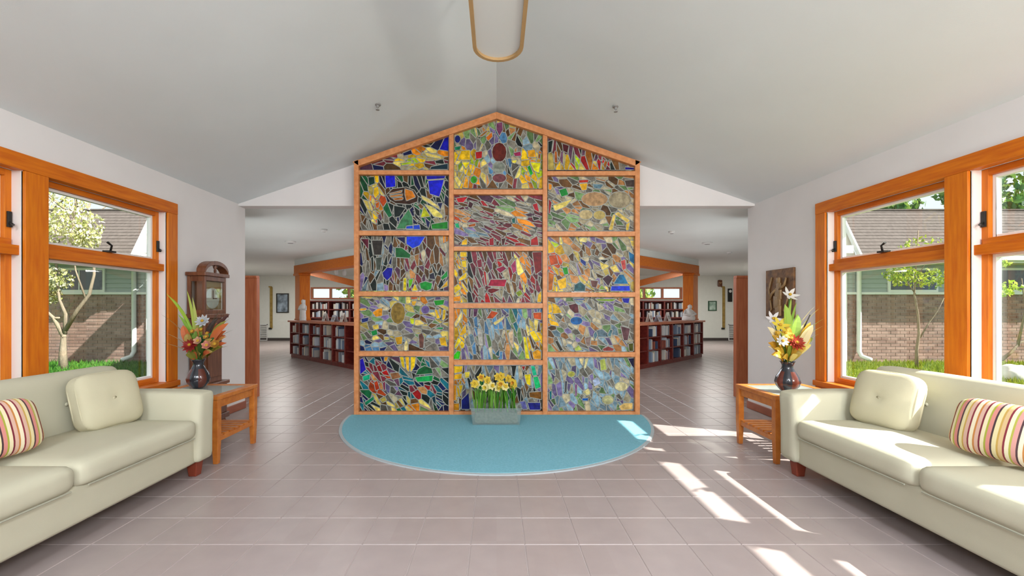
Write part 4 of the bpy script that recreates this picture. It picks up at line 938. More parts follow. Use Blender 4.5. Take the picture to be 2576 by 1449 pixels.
m = MB(); m.lathe([(0.001, 0.004), (0.112, 0.004), (0.118, 0.0)], (0, 0, 0), 28); m.build('dial_ring', M['plaster'], dial, loc=(0.177, 0, 1.44), rot=(0, PI / 2, 0))
m = MB(); m.box(0.183, 0.186, -0.004, 0.004, 1.43, 1.53); m.box(0.183, 0.186, -0.004, 0.065, 1.434, 1.442); m.build('hands', M['black'], dial)
MB().box(0.196, 0.20, -0.155, 0.155, 1.31, 1.63).build('door_glass', M['clock_glass'], ck)
dr = MB().box(0.19, 0.202, -0.11, 0.11, 0.56, 1.16).build('trunk_door', M['clock_wood'], ck, bevel=0.004)
m = MB(); m.lathe([(0.001, 0.014), (0.009, 0.01), (0.005, 0)], (0, 0, 0), 10); m.build('knob', M['brass'], dr, loc=(0.202, -0.085, 0.87), rot=(0, PI / 2, 0))

# ------------------------------------------------------------------ plaque on the right wall
pq_ = thing('wall_plaque', 'dark bronze relief plaque on the right wall above the vase', 'plaque', (3.36, 5.04, 1.50))
pm = mat('mottled_bronze', (0.22, 0.10, 0.032), 0.5, 0.4, color2=(0.075, 0.032, 0.014), nscale=18, bump=0.3, bscale=40)
MB().box(-0.03, -0.002, -0.245, 0.245, -0.29, 0.29).build('plate', pm, pq_, bevel=0.004)
pgold = mat('pale_bronze_relief', (0.30, 0.18, 0.075), 0.45, 0.5, noise=0.3, nscale=20)
r_ = random.Random(9); m = MB()
fig = [(0, -.2, .05), (0.02, -.1, .06), (0, 0, .055), (-.01, .08, .04), (0, .15, .032)]
for (y, z, rr) in fig:
    m.softbox(0.03, rr * 2, rr * 2.6, 0.014, 0, 5, Matrix.Translation((-0.036, y, z)))
m.tube([(-0.04, -0.03, 0.05), (-0.045, -0.12, 0.10), (-0.04, -0.14, 0.18)], [.018, .014, .01], 7); m.tube([(-0.04, 0.03, 0.05), (-0.045, 0.11, 0.0), (-0.04, 0.15, -.08)], [.018, .014, .01], 7)
m.tube([(-0.036, -.16, -.24), (-0.04, -.10, -.2), (-.04, -.15, -.1), (-.036, -.19, 0.0)], .009, 6); m.tube([(-0.036, .18, -.24), (-0.04, .12, -.18), (-.04, .17, .05), (-.036, .12, .2)], .009, 6)
m.build('relief_figure', pgold, pq_, smooth=True)

# ------------------------------------------------------------------ ceiling fixture and ceiling fittings
lx0, ly0, ly1, lz, lw = (1253 - VPX) / F_PX * 3.1, 0.75, 3.25, 3.2, 0.182
lf = thing('ceiling_light', 'long round-ended ceiling light with brass rim under the ridge', 'ceiling light', (lx0, (ly0 + ly1) / 2, lz))
hl = (ly1 - ly0) / 2 - lw
def stadium(r, n=14):
    P = [(r * math.cos(PI * k / n), hl + r * math.sin(PI * k / n)) for k in range(n + 1)] + [(-r * math.cos(PI * k / n), -hl - r * math.sin(PI * k / n)) for k in range(n + 1)]
    return P
a, b = stadium(lw), stadium(lw - 0.026); n = len(a); m = MB()
for k in range(n):
    k2 = (k + 1) % n
    m.add([(*a[k], 0), (*a[k2], 0), (*b[k2], 0), (*b[k], 0), (*a[k], 0.10), (*a[k2], 0.10), (*b[k2], 0.10), (*b[k], 0.10)], [(0, 1, 2, 3), (4, 7, 6, 5), (0, 4, 5, 1), (3, 2, 6, 7)])
m.build('rim', M['brass'], lf)
m = MB(); m.prism([(*p, 0.02) for p in stadium(lw - 0.024)], (0, 0, 0.02)); m.build('diffuser', M['diffuser'], lf)
m = MB(); m.prism([(*p, 0.085) for p in stadium(lw - 0.024)], (0, 0, 0.015)); m.build('housing', M['white_plastic'], lf)
for y in (-0.8, 0.8):
    m = MB(); m.tube([(0, y, 0.09), (0, y, RIDGE - lz - 0.01)], 0.012, 10); m.build('hanger_rod', M['brass'], lf)
    m = MB(); m.lathe([(0.05, 0), (0.045, 0.03), (0.02, 0.04)], (0, y, RIDGE - lz - 0.05), 16); m.build('canopy', M['brass'], lf)
for ix, iy, d, lab in ((950, 263, 3.9, 'small grey sprinkler head on the left ceiling slope'), (1549, 268, 3.9, 'small grey sprinkler head on the right ceiling slope')):
    # find where the view line meets the sloping ceiling
    dx, dz = (ix - VPX) / F_PX, -(iy - VPY) / F_PX
    t = (RIDGE - H_CAM) / (dz + SL * abs(dx)); p = Vector((dx * t, t, H_CAM + dz * t))
    o = thing('sprinkler_head', lab, 'sprinkler', p, group='sprinkler heads on the ceiling')
    m = MB(); m.lathe([(0.034, 0.004), (0.034, -0.006), (0.014, -0.012), (0.012, -0.03)], (0, 0, 0), 14); m.build('escutcheon', M['grey_plastic'], o)
    m = MB(); m.lathe([(0.006, -0.03), (0.005, -0.05), (0.020, -0.052), (0.020, -0.056)], (0, 0, 0), 12); m.build('deflector', M['grey_plastic'], o)
for ix, iy, lab in ((731, 607, 'round white smoke detector on the left hall ceiling'), (1779, 610, 'round white smoke detector on the right hall ceiling'), (815, 577, 'small white ceiling disc near the stained glass, left hall'), (1690, 582, 'small white ceiling disc near the stained glass, right hall'), (1835, 634, 'small white ceiling disc at the outer right hall')):
    t = (ZHC - H_CAM) / (-(iy - VPY) / F_PX); big = 'smoke' in lab
    o = thing('smoke_detector' if big else 'ceiling_disc', lab, 'detector' if big else 'ceiling fitting', ((ix - VPX) / F_PX * t, t, ZHC))
    r = 0.10 if big else 0.055
    m = MB(); m.lathe([(r, 0), (r, -0.018), (r * 0.8, -0.035), (r * 0.3, -0.04)], (0, 0, 0), 18); m.build('cover', M['white_plastic'], o)
    m = MB(); m.lathe([(r * 0.55, -0.030), (r * 0.5, -0.043), (r * 0.2, -0.045)], (0, 0, 0), 14); m.build('vent_ring', M['grey_plastic'], o)

# ------------------------------------------------------------------ hall: wooden panels at the corners
for s in (-1, 1):
    lab = 'tall reddish wood partition panel behind the left wall corner' if s < 0 else 'tall reddish wood partition panel behind the right wall corner'
    t = thing('wood_partition', lab, 'partition', (s * 3.9, 6.42, 0), group='wood partitions in the hall')
    a, b = sorted((-s * 0.3, s * 0.38))
    MB().box(a, b, -0.03, 0.03, 0, 1.78).build('panel', M['red_wood'], t, bevel=0.004)
    MB().box(a - 0.015, b + 0.015, -0.045, 0.045, 1.78, 1.815).build('cap_rail', M['red_wood'], t, bevel=0.004)
    e = a if s > 0 else b
    MB().box(e - 0.02, e + 0.02, -0.04, 0.04, 0, 1.78).build('end_post', M['red_wood'], t, bevel=0.004)

# ------------------------------------------------------------------ library counter, posts and beams
def rotz(u): return Matrix(((u.x, -u.y, 0, 0), (u.y, u.x, 0, 0), (0, 0, 1, 0), (0, 0, 0, 1)))
BOOKC = ['#e2e0da', '#d5dae2', '#c4beb6', '#ece8de', '#8c9eb6', '#a05a4a', '#ded5c0', '#4a5a78', '#d0d6d2', '#9a9fa8', '#f0eeea', '#b8c4ce']
BOOKN = dict(zip(BOOKC, ['white', 'pale blue', 'greige', 'ivory', 'steel blue', 'brick red', 'cream', 'navy', 'pale grey', 'grey', 'bright white', 'powder blue']))
ORD = ['first', 'second', 'third', 'fourth', 'fifth', 'sixth', 'seventh', 'eighth', 'ninth', 'tenth', 'eleventh', 'twelfth', 'thirteenth', 'fourteenth']
bk_cache = {}
def book_mesh(w, h, d, c):
    key = (round(w, 3), round(h, 3), round(d, 3), c)
    if key not in bk_cache:
        m = MB(); col = hexc(c); pg = hexc('#e9e3d2'); t = 0.003
        m.box(0, t, 0, d, 0, h, col=col); m.box(w - t, w, 0, d, 0, h, col=col); m.box(t, w - t, 0, t, 0, h, col=col)
        m.box(t, w - t, t, d - 0.004, 0.004, h - 0.004, col=pg)
        bk_cache[key] = m.mesh('book', M['book'], recalc=False)
    return bk_cache[key]
br = random.Random(11)
for s in (-1, 1):
    side = 'left' if s < 0 else 'right'
    e0 = Vector((s * 5.62, 11.62, 0)); e1 = Vector((s * 2.45, 8.58, 0)); u = (e1 - e0).normalized(); L = (e1 - e0).length
    nrm = Vector((u.y, -u.x, 0)); nrm = nrm if nrm.dot(Vector((0, -1, 0))) > 0 else -nrm     # towards the room
    inw = -nrm
    t = thing('library_counter', 'long cherry wood bookcase counter of the library on the %s' % side, 'bookcase', e0, group='library counters')
    def B(name, a0, a1, b0, b1, z0, z1, mt='dark_red_wood', bevel=0.004):
        m = MB(); c = u * ((a0 + a1) / 2) + inw * ((b0 + b1) / 2) + Vector((0, 0, (z0 + z1) / 2))
        m.obox(c, u * ((a1 - a0) / 2), inw * ((b1 - b0) / 2), (0, 0, (z1 - z0) / 2)); return m.build(name, M[mt], t, bevel=bevel)
    B('plinth', 0, L, 0.03, 0.42, 0, 0.08); B('back_panel', 0, L, 0.40, 0.42, 0.08, 0.95); B('countertop', -0.05, L, -0.04, 0.46, 0.95, 1.0, 'red_wood')
    nc = 7; cw = L / nc
    for k in range(nc + 1): B('upright', max(0, k * cw - 0.025), min(L, k * cw + 0.025), 0, 0.40, 0.08, 0.95)
    for z in (0.08, 0.37, 0.66): B('shelf', 0.02, L - 0.02, 0.01, 0.40, z, z + 0.022)
    ang = math.atan2(u.y, u.x)
    for k in range(5 if True else nc):
        for zi, z in enumerate((0.103, 0.393, 0.683)):
            a = k * cw + 0.04 + br.uniform(0, 0.08); end = (k + 1) * cw - 0.06
            n = br.randint(4, 7)
            for q in range(n):
                w = br.choice([0.028, 0.036, 0.046]); h = br.choice([0.17, 0.20, 0.22, 0.235]); c = br.choice(BOOKC)
                if a + w > end: break
                p = e0 + u * a + inw * 0.05 + Vector((0, 0, z)); ex = u if s < 0 else u
                o = link('book', book_mesh(w, h, 0.15, c), None, loc=p, rot=(0, 0, ang))
                if s > 0:      # keep spines towards the room
                    o.location = p + u * w; o.rotation_euler = (0, 0, ang + PI)
                tag(o, '%s book, %s shelf of the %s library counter, %s bay from the post' % (BOOKN[c], ['bottom', 'middle', 'top'][zi], side, ORD[k]), 'book', 'books in the %s library counter' % side)
                a += w + 0.004 + (0.10 if br.random() < 0.22 else 0)
    # post and beam
    pc = e0 + u * 0.10 + inw * 0.30
    pt = thing('timber_post', 'orange timber post at the outer end of the %s library counter' % side, 'post', pc, group='timber posts of the library')
    m = MB(); m.obox((0, 0, 1.0 + 0.61), u * 0.16, inw * 0.14, (0, 0, 0.609)); m.build('shaft', M['wood_z'], pt, bevel=0.006)
    m = MB(); m.obox((0, 0, 1.02), u * 0.175, inw * 0.155, (0, 0, 0.02)); m.build('foot_block', M['wood_z'], pt, bevel=0.004)
    bt = thing('timber_beam', 'orange timber beam above the %s library counter' % side, 'beam', e0 + Vector((0, 0, 2.28)), group='timber beams of the library')
    m = MB(); m.obox(u * (L / 2 - 0.06) + inw * 0.30 + Vector((0, 0, 0.11)), u * (L / 2 + 0.06), inw * 0.15, (0, 0, 0.11)); m.build('beam_body', M['wood'], bt, bevel=0.006)
    m = MB(); m.obox(u * 0.05 + inw * 0.30 + Vector((0, 0, -0.03)), u * 0.19, inw * 0.16, (0, 0, 0.03)); m.build('corbel', M['wood'], bt, bevel=0.006)
    m = MB(); m.obox(e0 + u * (L / 2 - 0.06) + inw * 0.30 + Vector((0, 0, 2.58)), u * (L / 2 + 0.06), inw * 0.13, (0, 0, 0.079)); struct(m.build('wall_bulkhead_' + side, M['hall_ceiling']))
    # sloping beam inside the library
    sb = thing('sloping_rafter', 'sloping orange rafter inside the library on the %s' % side, 'beam', (0, 0, 0), group='rafters inside the library')
    A, Bp = px(VPX + s * 480, 682, 15.5), px(VPX + s * 362, 712, 15.0)
    d = (Bp - A); m = MB(); up = Vector((0, 0, 1)); m.obox((A + Bp) / 2, d * 0.62, Vector((0, 0.08, 0)), (0, 0, 0.11)); m.build('rafter_body', M['wood'], sb, bevel=0.005)
    m = MB(); m.obox(A + Vector((0, 0, 0.12)), (0.05, 0, 0), (0, 0.09, 0), (0, 0, 0.2)); m.build('hanger', M['wood'], sb, bevel=0.004)
    # shelves along the back wall
    sh = thing('wall_bookcase', 'low dark bookcase under the clerestory windows, %s back wall' % side, 'bookcase', (s * 5.9, FY - 0.02, 0), group='bookcases on the far wall')
    MB().box(-1.7, 1.7, -0.03, 0, 0, 1.62).build('back_panel', M['dark_red_wood'], sh)
    for x in (-1.7, -0.85, 0, 0.85, 1.7): MB().box(x - 0.03, x + 0.03, -0.32, -0.03, 0, 1.62).build('upright', M['dark_red_wood'], sh, bevel=0.003)
    for z in (0.05, 0.62, 0.95, 1.28, 1.62): MB().box(-1.72, 1.72, -0.33, -0.03, z - 0.03, z + 0.012).build('shelf', M['dark_red_wood'], sh, bevel=0.003)
    for row, z in enumerate((0.965, 1.295)):
        for bay in range(4):
            a = -1.62 + bay * 0.85 + br.uniform(0, 0.12)
            for q in range(9):
                w = br.choice([0.04, 0.05, 0.06]); h = br.choice([0.2, 0.23, 0.26])
                if a + w > -1.7 + (bay + 1) * 0.85 - 0.06: break
                c = br.choice(BOOKC); o = link('book', book_mesh(w, h, 0.18, c), None, loc=(s * 5.9 + a, FY - 0.27, z))
                tag(o, '%s book, %s row of the %s far-wall bookcase, %s bay from the left' % (BOOKN[c], ['lower', 'upper'][row], side, ORD[bay]), 'book', 'books on the %s far-wall bookcase' % side)
                a += w + 0.004 + (0.09 if br.random() < 0.25 else 0)
    # display cards on the counter
    for k, (a, w, h, c) in enumerate(((1.55, 0.16, 0.20, '#e6e6e4'), (2.05, 0.20, 0.16, '#cdd6e4'), (2.5, 0.15, 0.22, '#e9e6e0'))):
        p = e0 + u * a + inw * 0.22 + Vector((0, 0, 1.0))
        card = thing('display_card', ['white display card on the %s library counter, nearest the figurine', 'pale blue display card in the middle of the %s library counter', 'white display card on the %s library counter, nearest the stained glass'][k] % side, 'card', p, (0, 0, math.atan2(nrm.y, nrm.x) + PI / 2), 'display cards on the library counters')
        cmt = mat('card_%s_%d' % (side, k), hexc(c), 0.6)
        m = MB(); m.prism([(-w / 2, 0, 0), (w / 2, 0, 0), (w / 2, 0.06, h), (-w / 2, 0.06, h)], (0, 0.004, 0)); m.build('card_face', cmt, card)
        m = MB(); m.prism([(-w / 2, 0.13, 0), (w / 2, 0.13, 0), (w / 2, 0.066, h), (-w / 2, 0.066, h)], (0, 0.004, 0)); m.build('card_prop', cmt, card)
        m = MB(); m.prism([(-w * .35, -0.002 + .06 * .3, h * .3), (w * .35, -0.002 + .06 * .3, h * .3), (w * .35, -0.002 + .06 * .7, h * .7), (-w * .35, -0.002 + .06 * .7, h * .7)], (0, 0.003, 0)); m.build('printed_picture', mat('print_%s_%d' % (side, k), hexc('#6a7ea8'), 0.6, color2=hexc('#c7b9a2'), nscale=14), card)

# white figurines
p = Vector((-5.62, 11.62, 1.0)) + Vector((3.17, -3.04, 0)).normalized() * 0.62 + Vector((3.04, 3.17, 0)).normalized() * 0.10
fg = thing('robed_figurine', 'white standing robed figurine on the left library counter', 'figurine', p)
m = MB(); m.lathe([(0.085, 0), (0.088, 0.02), (0.075, 0.03), (0.085, 0.06), (0.072, 0.2), (0.078, 0.30), (0.088, 0.36), (0.066, 0.42), (0.028, 0.445), (0.026, 0.455)], (0, 0, 0), 24, mod=lambda a, z: 1 + (0.06 * math.cos(9 * a) if z < 0.3 else 0)); m.build('robe', M['plaster'], fg, smooth=True)
m = MB(); m.lathe([(0.002, 0.44), (0.030, 0.455), (0.042, 0.49), (0.040, 0.525), (0.022, 0.552), (0.002, 0.56)], (0, 0, 0), 16); m.build('head', M['plaster'], fg, smooth=True)
for q in (-1, 1):
    m = MB(); m.tube([(q * 0.07, 0, 0.38), (q * 0.095, -0.03, 0.29), (q * 0.02, -0.09, 0.31)], [0.028, 0.026, 0.018], 9); m.build('arm', M['plaster'], fg, smooth=True)
m = MB(); m.softbox(0.09, 0.03, 0.30, 0.012, 0, 6, Matrix.Translation((0, 0.045, 0.40))); m.build('veil', M['plaster'], fg, smooth=True)
p = Vector((5.62, 11.62, 1.0)) + Vector((-3.17, -3.04, 0)).normalized() * 0.62 + Vector((-3.04, 3.17, 0)).normalized() * 0.14
fg = thing('seated_figurine', 'white seated figurine with bowed head on the right library counter', 'figurine', p)
m = MB(); m.lathe([(0.15, 0), (0.16, 0.03), (0.155, 0.09), (0.12, 0.17), (0.10, 0.24), (0.07, 0.30), (0.03, 0.325)], (0, 0, 0), 22, mod=lambda a, z: 1 + 0.07 * math.cos(5 * a + z * 9)); m.build('body', M['plaster'], fg, smooth=True)
m = MB(); m.lathe([(0.002, 0), (0.045, 0.02), (0.058, 0.06), (0.05, 0.10), (0.002, 0.125)], (0.02, -0.03, 0.30), 16); m.build('head', M['plaster'], fg, smooth=True)
for q in (-1, 1):
    m = MB(); m.tube([(q * 0.08, 0, 0.26), (q * 0.15, -0.06, 0.17), (q * 0.03, -0.15, 0.13)], [0.035, 0.036, 0.025], 9); m.build('arm', M['plaster'], fg, smooth=True)
# library spotlights
for k, (ix, iy) in enumerate(((847, 682), (866, 684))):
    p = px(ix, iy, 14.0)
    t = thing('spotlight', ['white spotlight in the library, the one nearer the post', 'white spotlight in the library, the one nearer the stained glass'][k], 'lamp', p, group='spotlights in the library')
    m = MB(); m.lathe([(0.05, -0.12), (0.07, -0.02), (0.055, 0.05), (0.03, 0.07)], (0, 0, 0), 14); m.build('shade', M['white_plastic'], t, smooth=True)
    m = MB(); m.tube([(0, 0, 0.07), (0, 0, ZHC - p.z)], 0.012, 7); m.build('stem', M['white_plastic'], t)

# ------------------------------------------------------------------ things on the far hall walls
def picture(name, label, ix0, iy0, ix1, iy1, frame_c, paint, paint2, cat='picture'):
    a, b = px(ix0, iy0, FY - 0.03), px(ix1, iy1, FY - 0.03)
    c = (a + b) / 2; w, h = abs(b.x - a.x) / 2, abs(a.z - b.z) / 2
    t = thing(name, label, cat, (c.x, FY, c.z))
    fm = mat(name + '_frame_paint', hexc(frame_c), 0.5); e = 0.04
    m = MB()
    m.box(-w, w, -0.04, 0, h - e, h); m.box(-w, w, -0.04, 0, -h, -h + e); m.box(-w, -w + e, -0.04, 0, -h + e, h - e); m.box(w - e, w, -0.04, 0, -h + e, h - e); m.build('frame', fm, t)
    MB().box(-w + e, w - e, -0.022, -0.004, -h + e, h - e).build('canvas', mat(name + '_canvas', hexc(paint), 0.6, color2=hexc(paint2), nscale=4), t)
    return t
picture('dark_painting', 'dark painting with pale blue figures on the far left hall wall', 695, 738, 726, 787, '#2c2822', '#aebfd0', '#1c2420')
picture('green_picture', 'small green picture on the far right hall wall', 1782, 757, 1803, 782, '#3a5a44', '#cfe0d4', '#2f6b4c')
for s, ix in ((-1, 683), (1, 1820)):
    a = px(ix, 722, FY); b = px(ix, 826, FY)
    t = thing('hanging_banner_pole', 'ochre wooden strip hanging on the far %s hall wall' % ('left' if s < 0 else 'right'), 'wall hanging', (a.x, FY, (a.z + b.z) / 2), group='ochre strips on the far wall')
    hh = (a.z - b.z) / 2
    om = mat('ochre_wood_%d' % s, (0.40, 0.27, 0.06), 0.5, color2=(0.25, 0.15, 0.03))
    MB().box(-0.05, 0.05, -0.04, 0, -hh, hh).build('strip', om, t, bevel=0.004)
    MB().box(-0.09, 0.02, -0.06, 0, -hh - 0.04, -hh + 0.03).build('lower_bracket', M['black'], t); MB().box(-0.09, 0.02, -0.06, 0, hh - 0.02, hh + 0.03).build('upper_bracket', om, t)
    ixa, ixb = (653, 673) if s < 0 else (1832, 1849)
    a = px(ixa, 815, FY - 0.01); b = px(ixb, 858, FY - 0.01)
    t = thing('air_grille', 'white louvred air grille low on the far %s hall wall' % ('left' if s < 0 else 'right'), 'grille', ((a.x + b.x) / 2, FY, (a.z + b.z) / 2), group='air grilles on the far wall')
    w, h = (b.x - a.x) / 2, (a.z - b.z) / 2
    m = MB(); m.box(-w, w, -0.03, 0, h - .04, h); m.box(-w, w, -0.03, 0, -h, -h + .04); m.box(-w, -w + .03, -0.03, 0, -h, h); m.box(w - .03, w, -.03, 0, -h, h); m.build('grille_frame', M['white_plastic'], t)
    for k in range(9):
        z = -h + 0.06 + k * (2 * h - 0.12) / 8; m = MB(); m.obox((0, -0.012, z), (w - .03, 0, 0), (0, 0.012, 0.014), (0, -0.002, 0.002)); m.build('louvre', M['grey_plastic'], t)
p = px(1810, 713, FY)
t = thing('wall_ornament', 'small dark brown oval ornament high on the far right wall', 'ornament', p)
m = MB(); m.softbox(0.18, 0.08, 0.28, 0.04, 0, 8, Matrix.Translation((0, -0.04, 0))); m.build('oval_body', M['clock_wood'], t, smooth=True)
m = MB(); m.tube([(-0.05, -0.08, 0.05), (0, -0.10, 0.0), (0.05, -0.08, 0.05)], 0.015, 7); m.build('relief', M['brass'], t)
p = px(1835, 742, FY)
t = thing('wall_pendulum_clock', 'narrow black wall clock on the far right hall wall', 'clock', p)
MB().box(-0.08, 0.08, -0.07, 0, -0.28, 0.26).build('case', M['black'], t, bevel=0.01)
m = MB(); m.lathe([(0.001, 0.006), (0.055, 0.006), (0.06, 0)], (0, 0, 0), 18); m.build('dial', M['plaster'], t, loc=(0, -0.071, 0.15), rot=(PI / 2, 0, 0))

# ------------------------------------------------------------------ outdoors: lawns, wings, trees
GZ = -0.06
for s, side in ((-1, 'left'), (1, 'right')):
    a, b = sorted((s * 3.6, s * 45)); m = MB()
    m.add([(a, -12, GZ), (b, -12, GZ), (b, 45, GZ), (a, 45, GZ), (a, -12, GZ - 0.3), (b, -12, GZ - 0.3), (b, 45, GZ - 0.3), (a, 45, GZ - 0.3)], [(0, 1, 2, 3), (7, 6, 5, 4), (0, 4, 5, 1), (1, 5, 6, 2), (2, 6, 7, 3), (3, 7, 4, 0)])
    struct(m.build('lawn_' + side, M['lawn']))
    gr = random.Random(4 + s); m = MB()
    greens = [hexc(c) for c in (('#3f7324', '#316220', '#55852e') if s < 0 else ('#7c8a22', '#6a7e1e', '#8c9430'))]
    for _ in range(9000):
        y = gr.uniform(6.5, 10.9); x = s * gr.uniform(0.775, 1.27) * y; h = gr.uniform(0.05, 0.13); an = gr.uniform(0, PI); dx, dy = math.cos(an) * 0.012, math.sin(an) * 0.012
        m.add([(x - dx, y - dy, GZ), (x + dx, y + dy, GZ), (x + gr.uniform(-.05, .05), y + gr.uniform(-.05, .05), GZ + h)], [(0, 1, 2)], 0, gr.choice(greens))
    o = m.build('grass_blades', M['grass'], None, recalc=False)
    tag(o, 'bright green grass blades on the %s courtyard lawn' % side, 'grass', kind='stuff')
m = MB(); m.box(-3.6, 3.6, -12, YB - 0.2, GZ - 0.2, GZ); struct(m.build('terrace_rear', mat('concrete', (0.42, 0.41, 0.39), 0.9, noise=0.1)))

WY = 11.0
def wing(s):
    side = 'left' if s < 0 else 'right'
    lab = 'brick and grey siding wing with shingle roof outside the left windows, half in shadow' if s < 0 else 'brick and grey siding wing with shingle roof outside the right windows, in full sun'
    t = thing('brick_wing', lab, 'building', (s * 12.5, WY, GZ), group='wings across the courtyard')
    org = Vector((s * 12.5, WY, GZ)); XA, XB = 8.35, 16.8
    def bx(name, xa, xb, y0, y1, z0, z1, mt, bevel=0.0, parent=None):
        a, b = sorted((s * xa, s * xb)); m = MB(); m.box(a - org.x, b - org.x, y0, y1, z0 - GZ, z1 - GZ); return m.build(name, M[mt], parent or t, bevel=bevel)
    bx('mortar_wall', XA, XB, 0.012, 0.25, GZ, 1.68, 'mortar')
    BW, BH = 0.24, 0.08
    cand = []
    for r in range(int((1.68 - GZ) / BH) + 1):
        for k in range(-1, int((XB - XA) / BW) + 1):
            x0 = XA + (k + 0.5 * (r % 2)) * BW; x1 = x0 + BW
            x0c, x1c = max(XA, x0), min(XB, x1); z0 = GZ + r * BH; z1 = min(1.675, z0 + BH)
            if x1c - x0c < 0.03 or z1 - z0 < 0.02: continue
            xc = (x0c + x1c) / 2; v = (8.8 < xc < 11.75) or (s > 0 and 12.7 < xc < 13.75)
            cand.append((0 if v and abs(x1c - x0c - BW) < .01 and abs(z1 - z0 - BH) < .005 else 1, abs(xc - 10.2) if xc < 12 else xc - 9, xc, (z0 + z1) / 2, x1c - x0c, z1 - z0))
    cand.sort(); bme = MB().box(-BW / 2 + .006, BW / 2 - .006, -0.0, 0.02, -BH / 2 + .006, BH / 2 - .006).mesh('brick', M['brick'])
    rest = MB(); kk = 0
    for v, d, xc, zc, w, h in cand:
        jit = random.uniform(-0.003, 0.003)
        if v == 0 and kk < 300:
            kk += 1; link('brick', bme, t, loc=(s * xc - org.x, jit, zc - GZ))
        else: rest.box(s * xc - org.x - w / 2 + .006, s * xc - org.x + w / 2 - .006, jit, 0.02, zc - GZ - h / 2 + .006, zc - GZ + h / 2 - .006)
    o = rest.build('brick_field', M['brick'], t, recalc=False); o['kind'] = 'stuff'
    bx('sill_band', XA, XB, -0.05, 0.2, 1.68, 1.74, 'trim_white', 0.004)
    bx('sheathing', XA, XB, 0.03, 0.2, 1.74, 2.66, 'siding')
    for k in range(8):
        z = 1.74 + k * 0.115; a, b = sorted((s * XA, s * XB)); m = MB()
        m.prism([(a - org.x, -0.008, z - GZ), (a - org.x, 0.03, z - GZ), (a - org.x, 0.03, z + 0.118 - GZ), (a - org.x, 0.014, z + 0.118 - GZ)], (b - a, 0, 0)); m.build('siding_board', M['siding'], t)
    for xa, xb in ((10.12, 11.28), (12.95, 14.3)):
        f = bx('window_frame', xa - 0.06, xb + 0.06, -0.035, 0.0, 1.74, 2.36, 'trim_white', 0.004)
        bx('dark_pane', xa, xb, -0.042, -0.034, 1.80, 2.30, 'dark_glass', 0, f)
        bx('glazing_bar', (xa + xb) / 2 - 0.015, (xa + xb) / 2 + 0.015, -0.05, -0.034, 1.80, 2.30, 'trim_white', 0, f)
    # downspout
    m = MB(); X_ = s * 9.28 - org.x
    m.tube([(X_ - s * 0.1, -0.42, 2.50 - GZ), (X_ - s * 0.05, -0.3, 2.42 - GZ), (X_, -0.06, 2.3 - GZ), (X_, -0.06, 0.22 - GZ), (X_ + s * 0.02, -0.12, 0.10 - GZ), (X_ + s * 0.06, -0.34, 0.04 - GZ)], 0.052, 10); m.build('downspout', M['trim_white'], t, smooth=True)
    bx('corner_board', 8.90, 9.0, -0.03, 0.05, GZ, 2.5, 'trim_white', 0.004)
    # roof: eave at the front, ridge behind, slanting rake at the end nearest the hall
    ez, ey, rz, ry = 2.60, -0.45, 4.12, 1.25
    xe, xr = 9.05, 9.88
    dec = MB(); P = [(s * xe - org.x, ey, ez - GZ), (s * XB - org.x, ey, ez - GZ), (s * XB - org.x, ry, rz - GZ), (s * xr - org.x, ry, rz - GZ)]
    dec.prism(P, (0, 0.03, -0.05)); dec.build('roof_deck', M['roof_ext'], t)
    n = 15
    for k in range(n):
        t0, t1 = k / n, (k + 1.15) / n; t1 = min(t1, 1)
        def rp(q, xx, lift): return (s * xx - org.x, ey + (ry - ey) * q, ez + (rz - ez) * q - GZ + lift)
        m = MB(); m.prism([rp(t0, xe + (xr - xe) * t0, .022), rp(t0, XB, .022), rp(t1, XB, .008), rp(t1, xe + (xr - xe) * t1, .008)], (0, -0.006, 0.010)); m.build('shingle_course', M['shingle'], t)
    bx('ridge_cap', xr, XB, ry - 0.08, ry + 0.08, rz - 0.01, rz + 0.035, 'shingle')
    bx('fascia', xe, XB, ey - 0.03, ey, ez - 0.16, ez + 0.02, 'trim_white')
    bx('gutter', xe, XB, ey - 0.13, ey - 0.03, ez - 0.11, ez - 0.01, 'trim_white', 0.01)
    bx('soffit', 8.6, XB, ey, 0.05, ez - 0.16, ez - 0.13, 'soffit')
    # rake board and gable end
    a_, b_ = Vector((s * xe - org.x, ey, ez - GZ)), Vector((s * xr - org.x, ry, rz - GZ)); d = b_ - a_
    m = MB(); m.prism([a_ + Vector((0, 0, .03)), b_ + Vector((0, 0, .03)), b_ + Vector((0, 0, -.20)), a_ + Vector((0, 0, -.20))], (-s * 0.05, 0, 0)); m.build('rake_board', M['trim_white'], t)
    m = MB(); q = Vector((-s * 0.5, 0.3, -0.05)); m.prism([a_ + Vector((0, 0.1, -.2)), b_ + Vector((0, 0, -.2)), b_ + q + Vector((0, 0, -.2)), a_ + q + Vector((0, 0.1, -.2))], (0, 0, -0.02)); m.build('rake_soffit', M['soffit'], t)
    m = MB(); m.prism([(s * 8.5 - org.x, 0.3, 2.4 - GZ), (s * 9.4 - org.x, 0.3, 2.4 - GZ), (s * 9.9 - org.x, 1.2, 4.0 - GZ), (s * 8.5 - org.x, 1.2, 4.0 - GZ)], (0, 0.1, 0)); m.build('gable_siding', M['siding'], t)
    return t
wing(-1); wing(1)
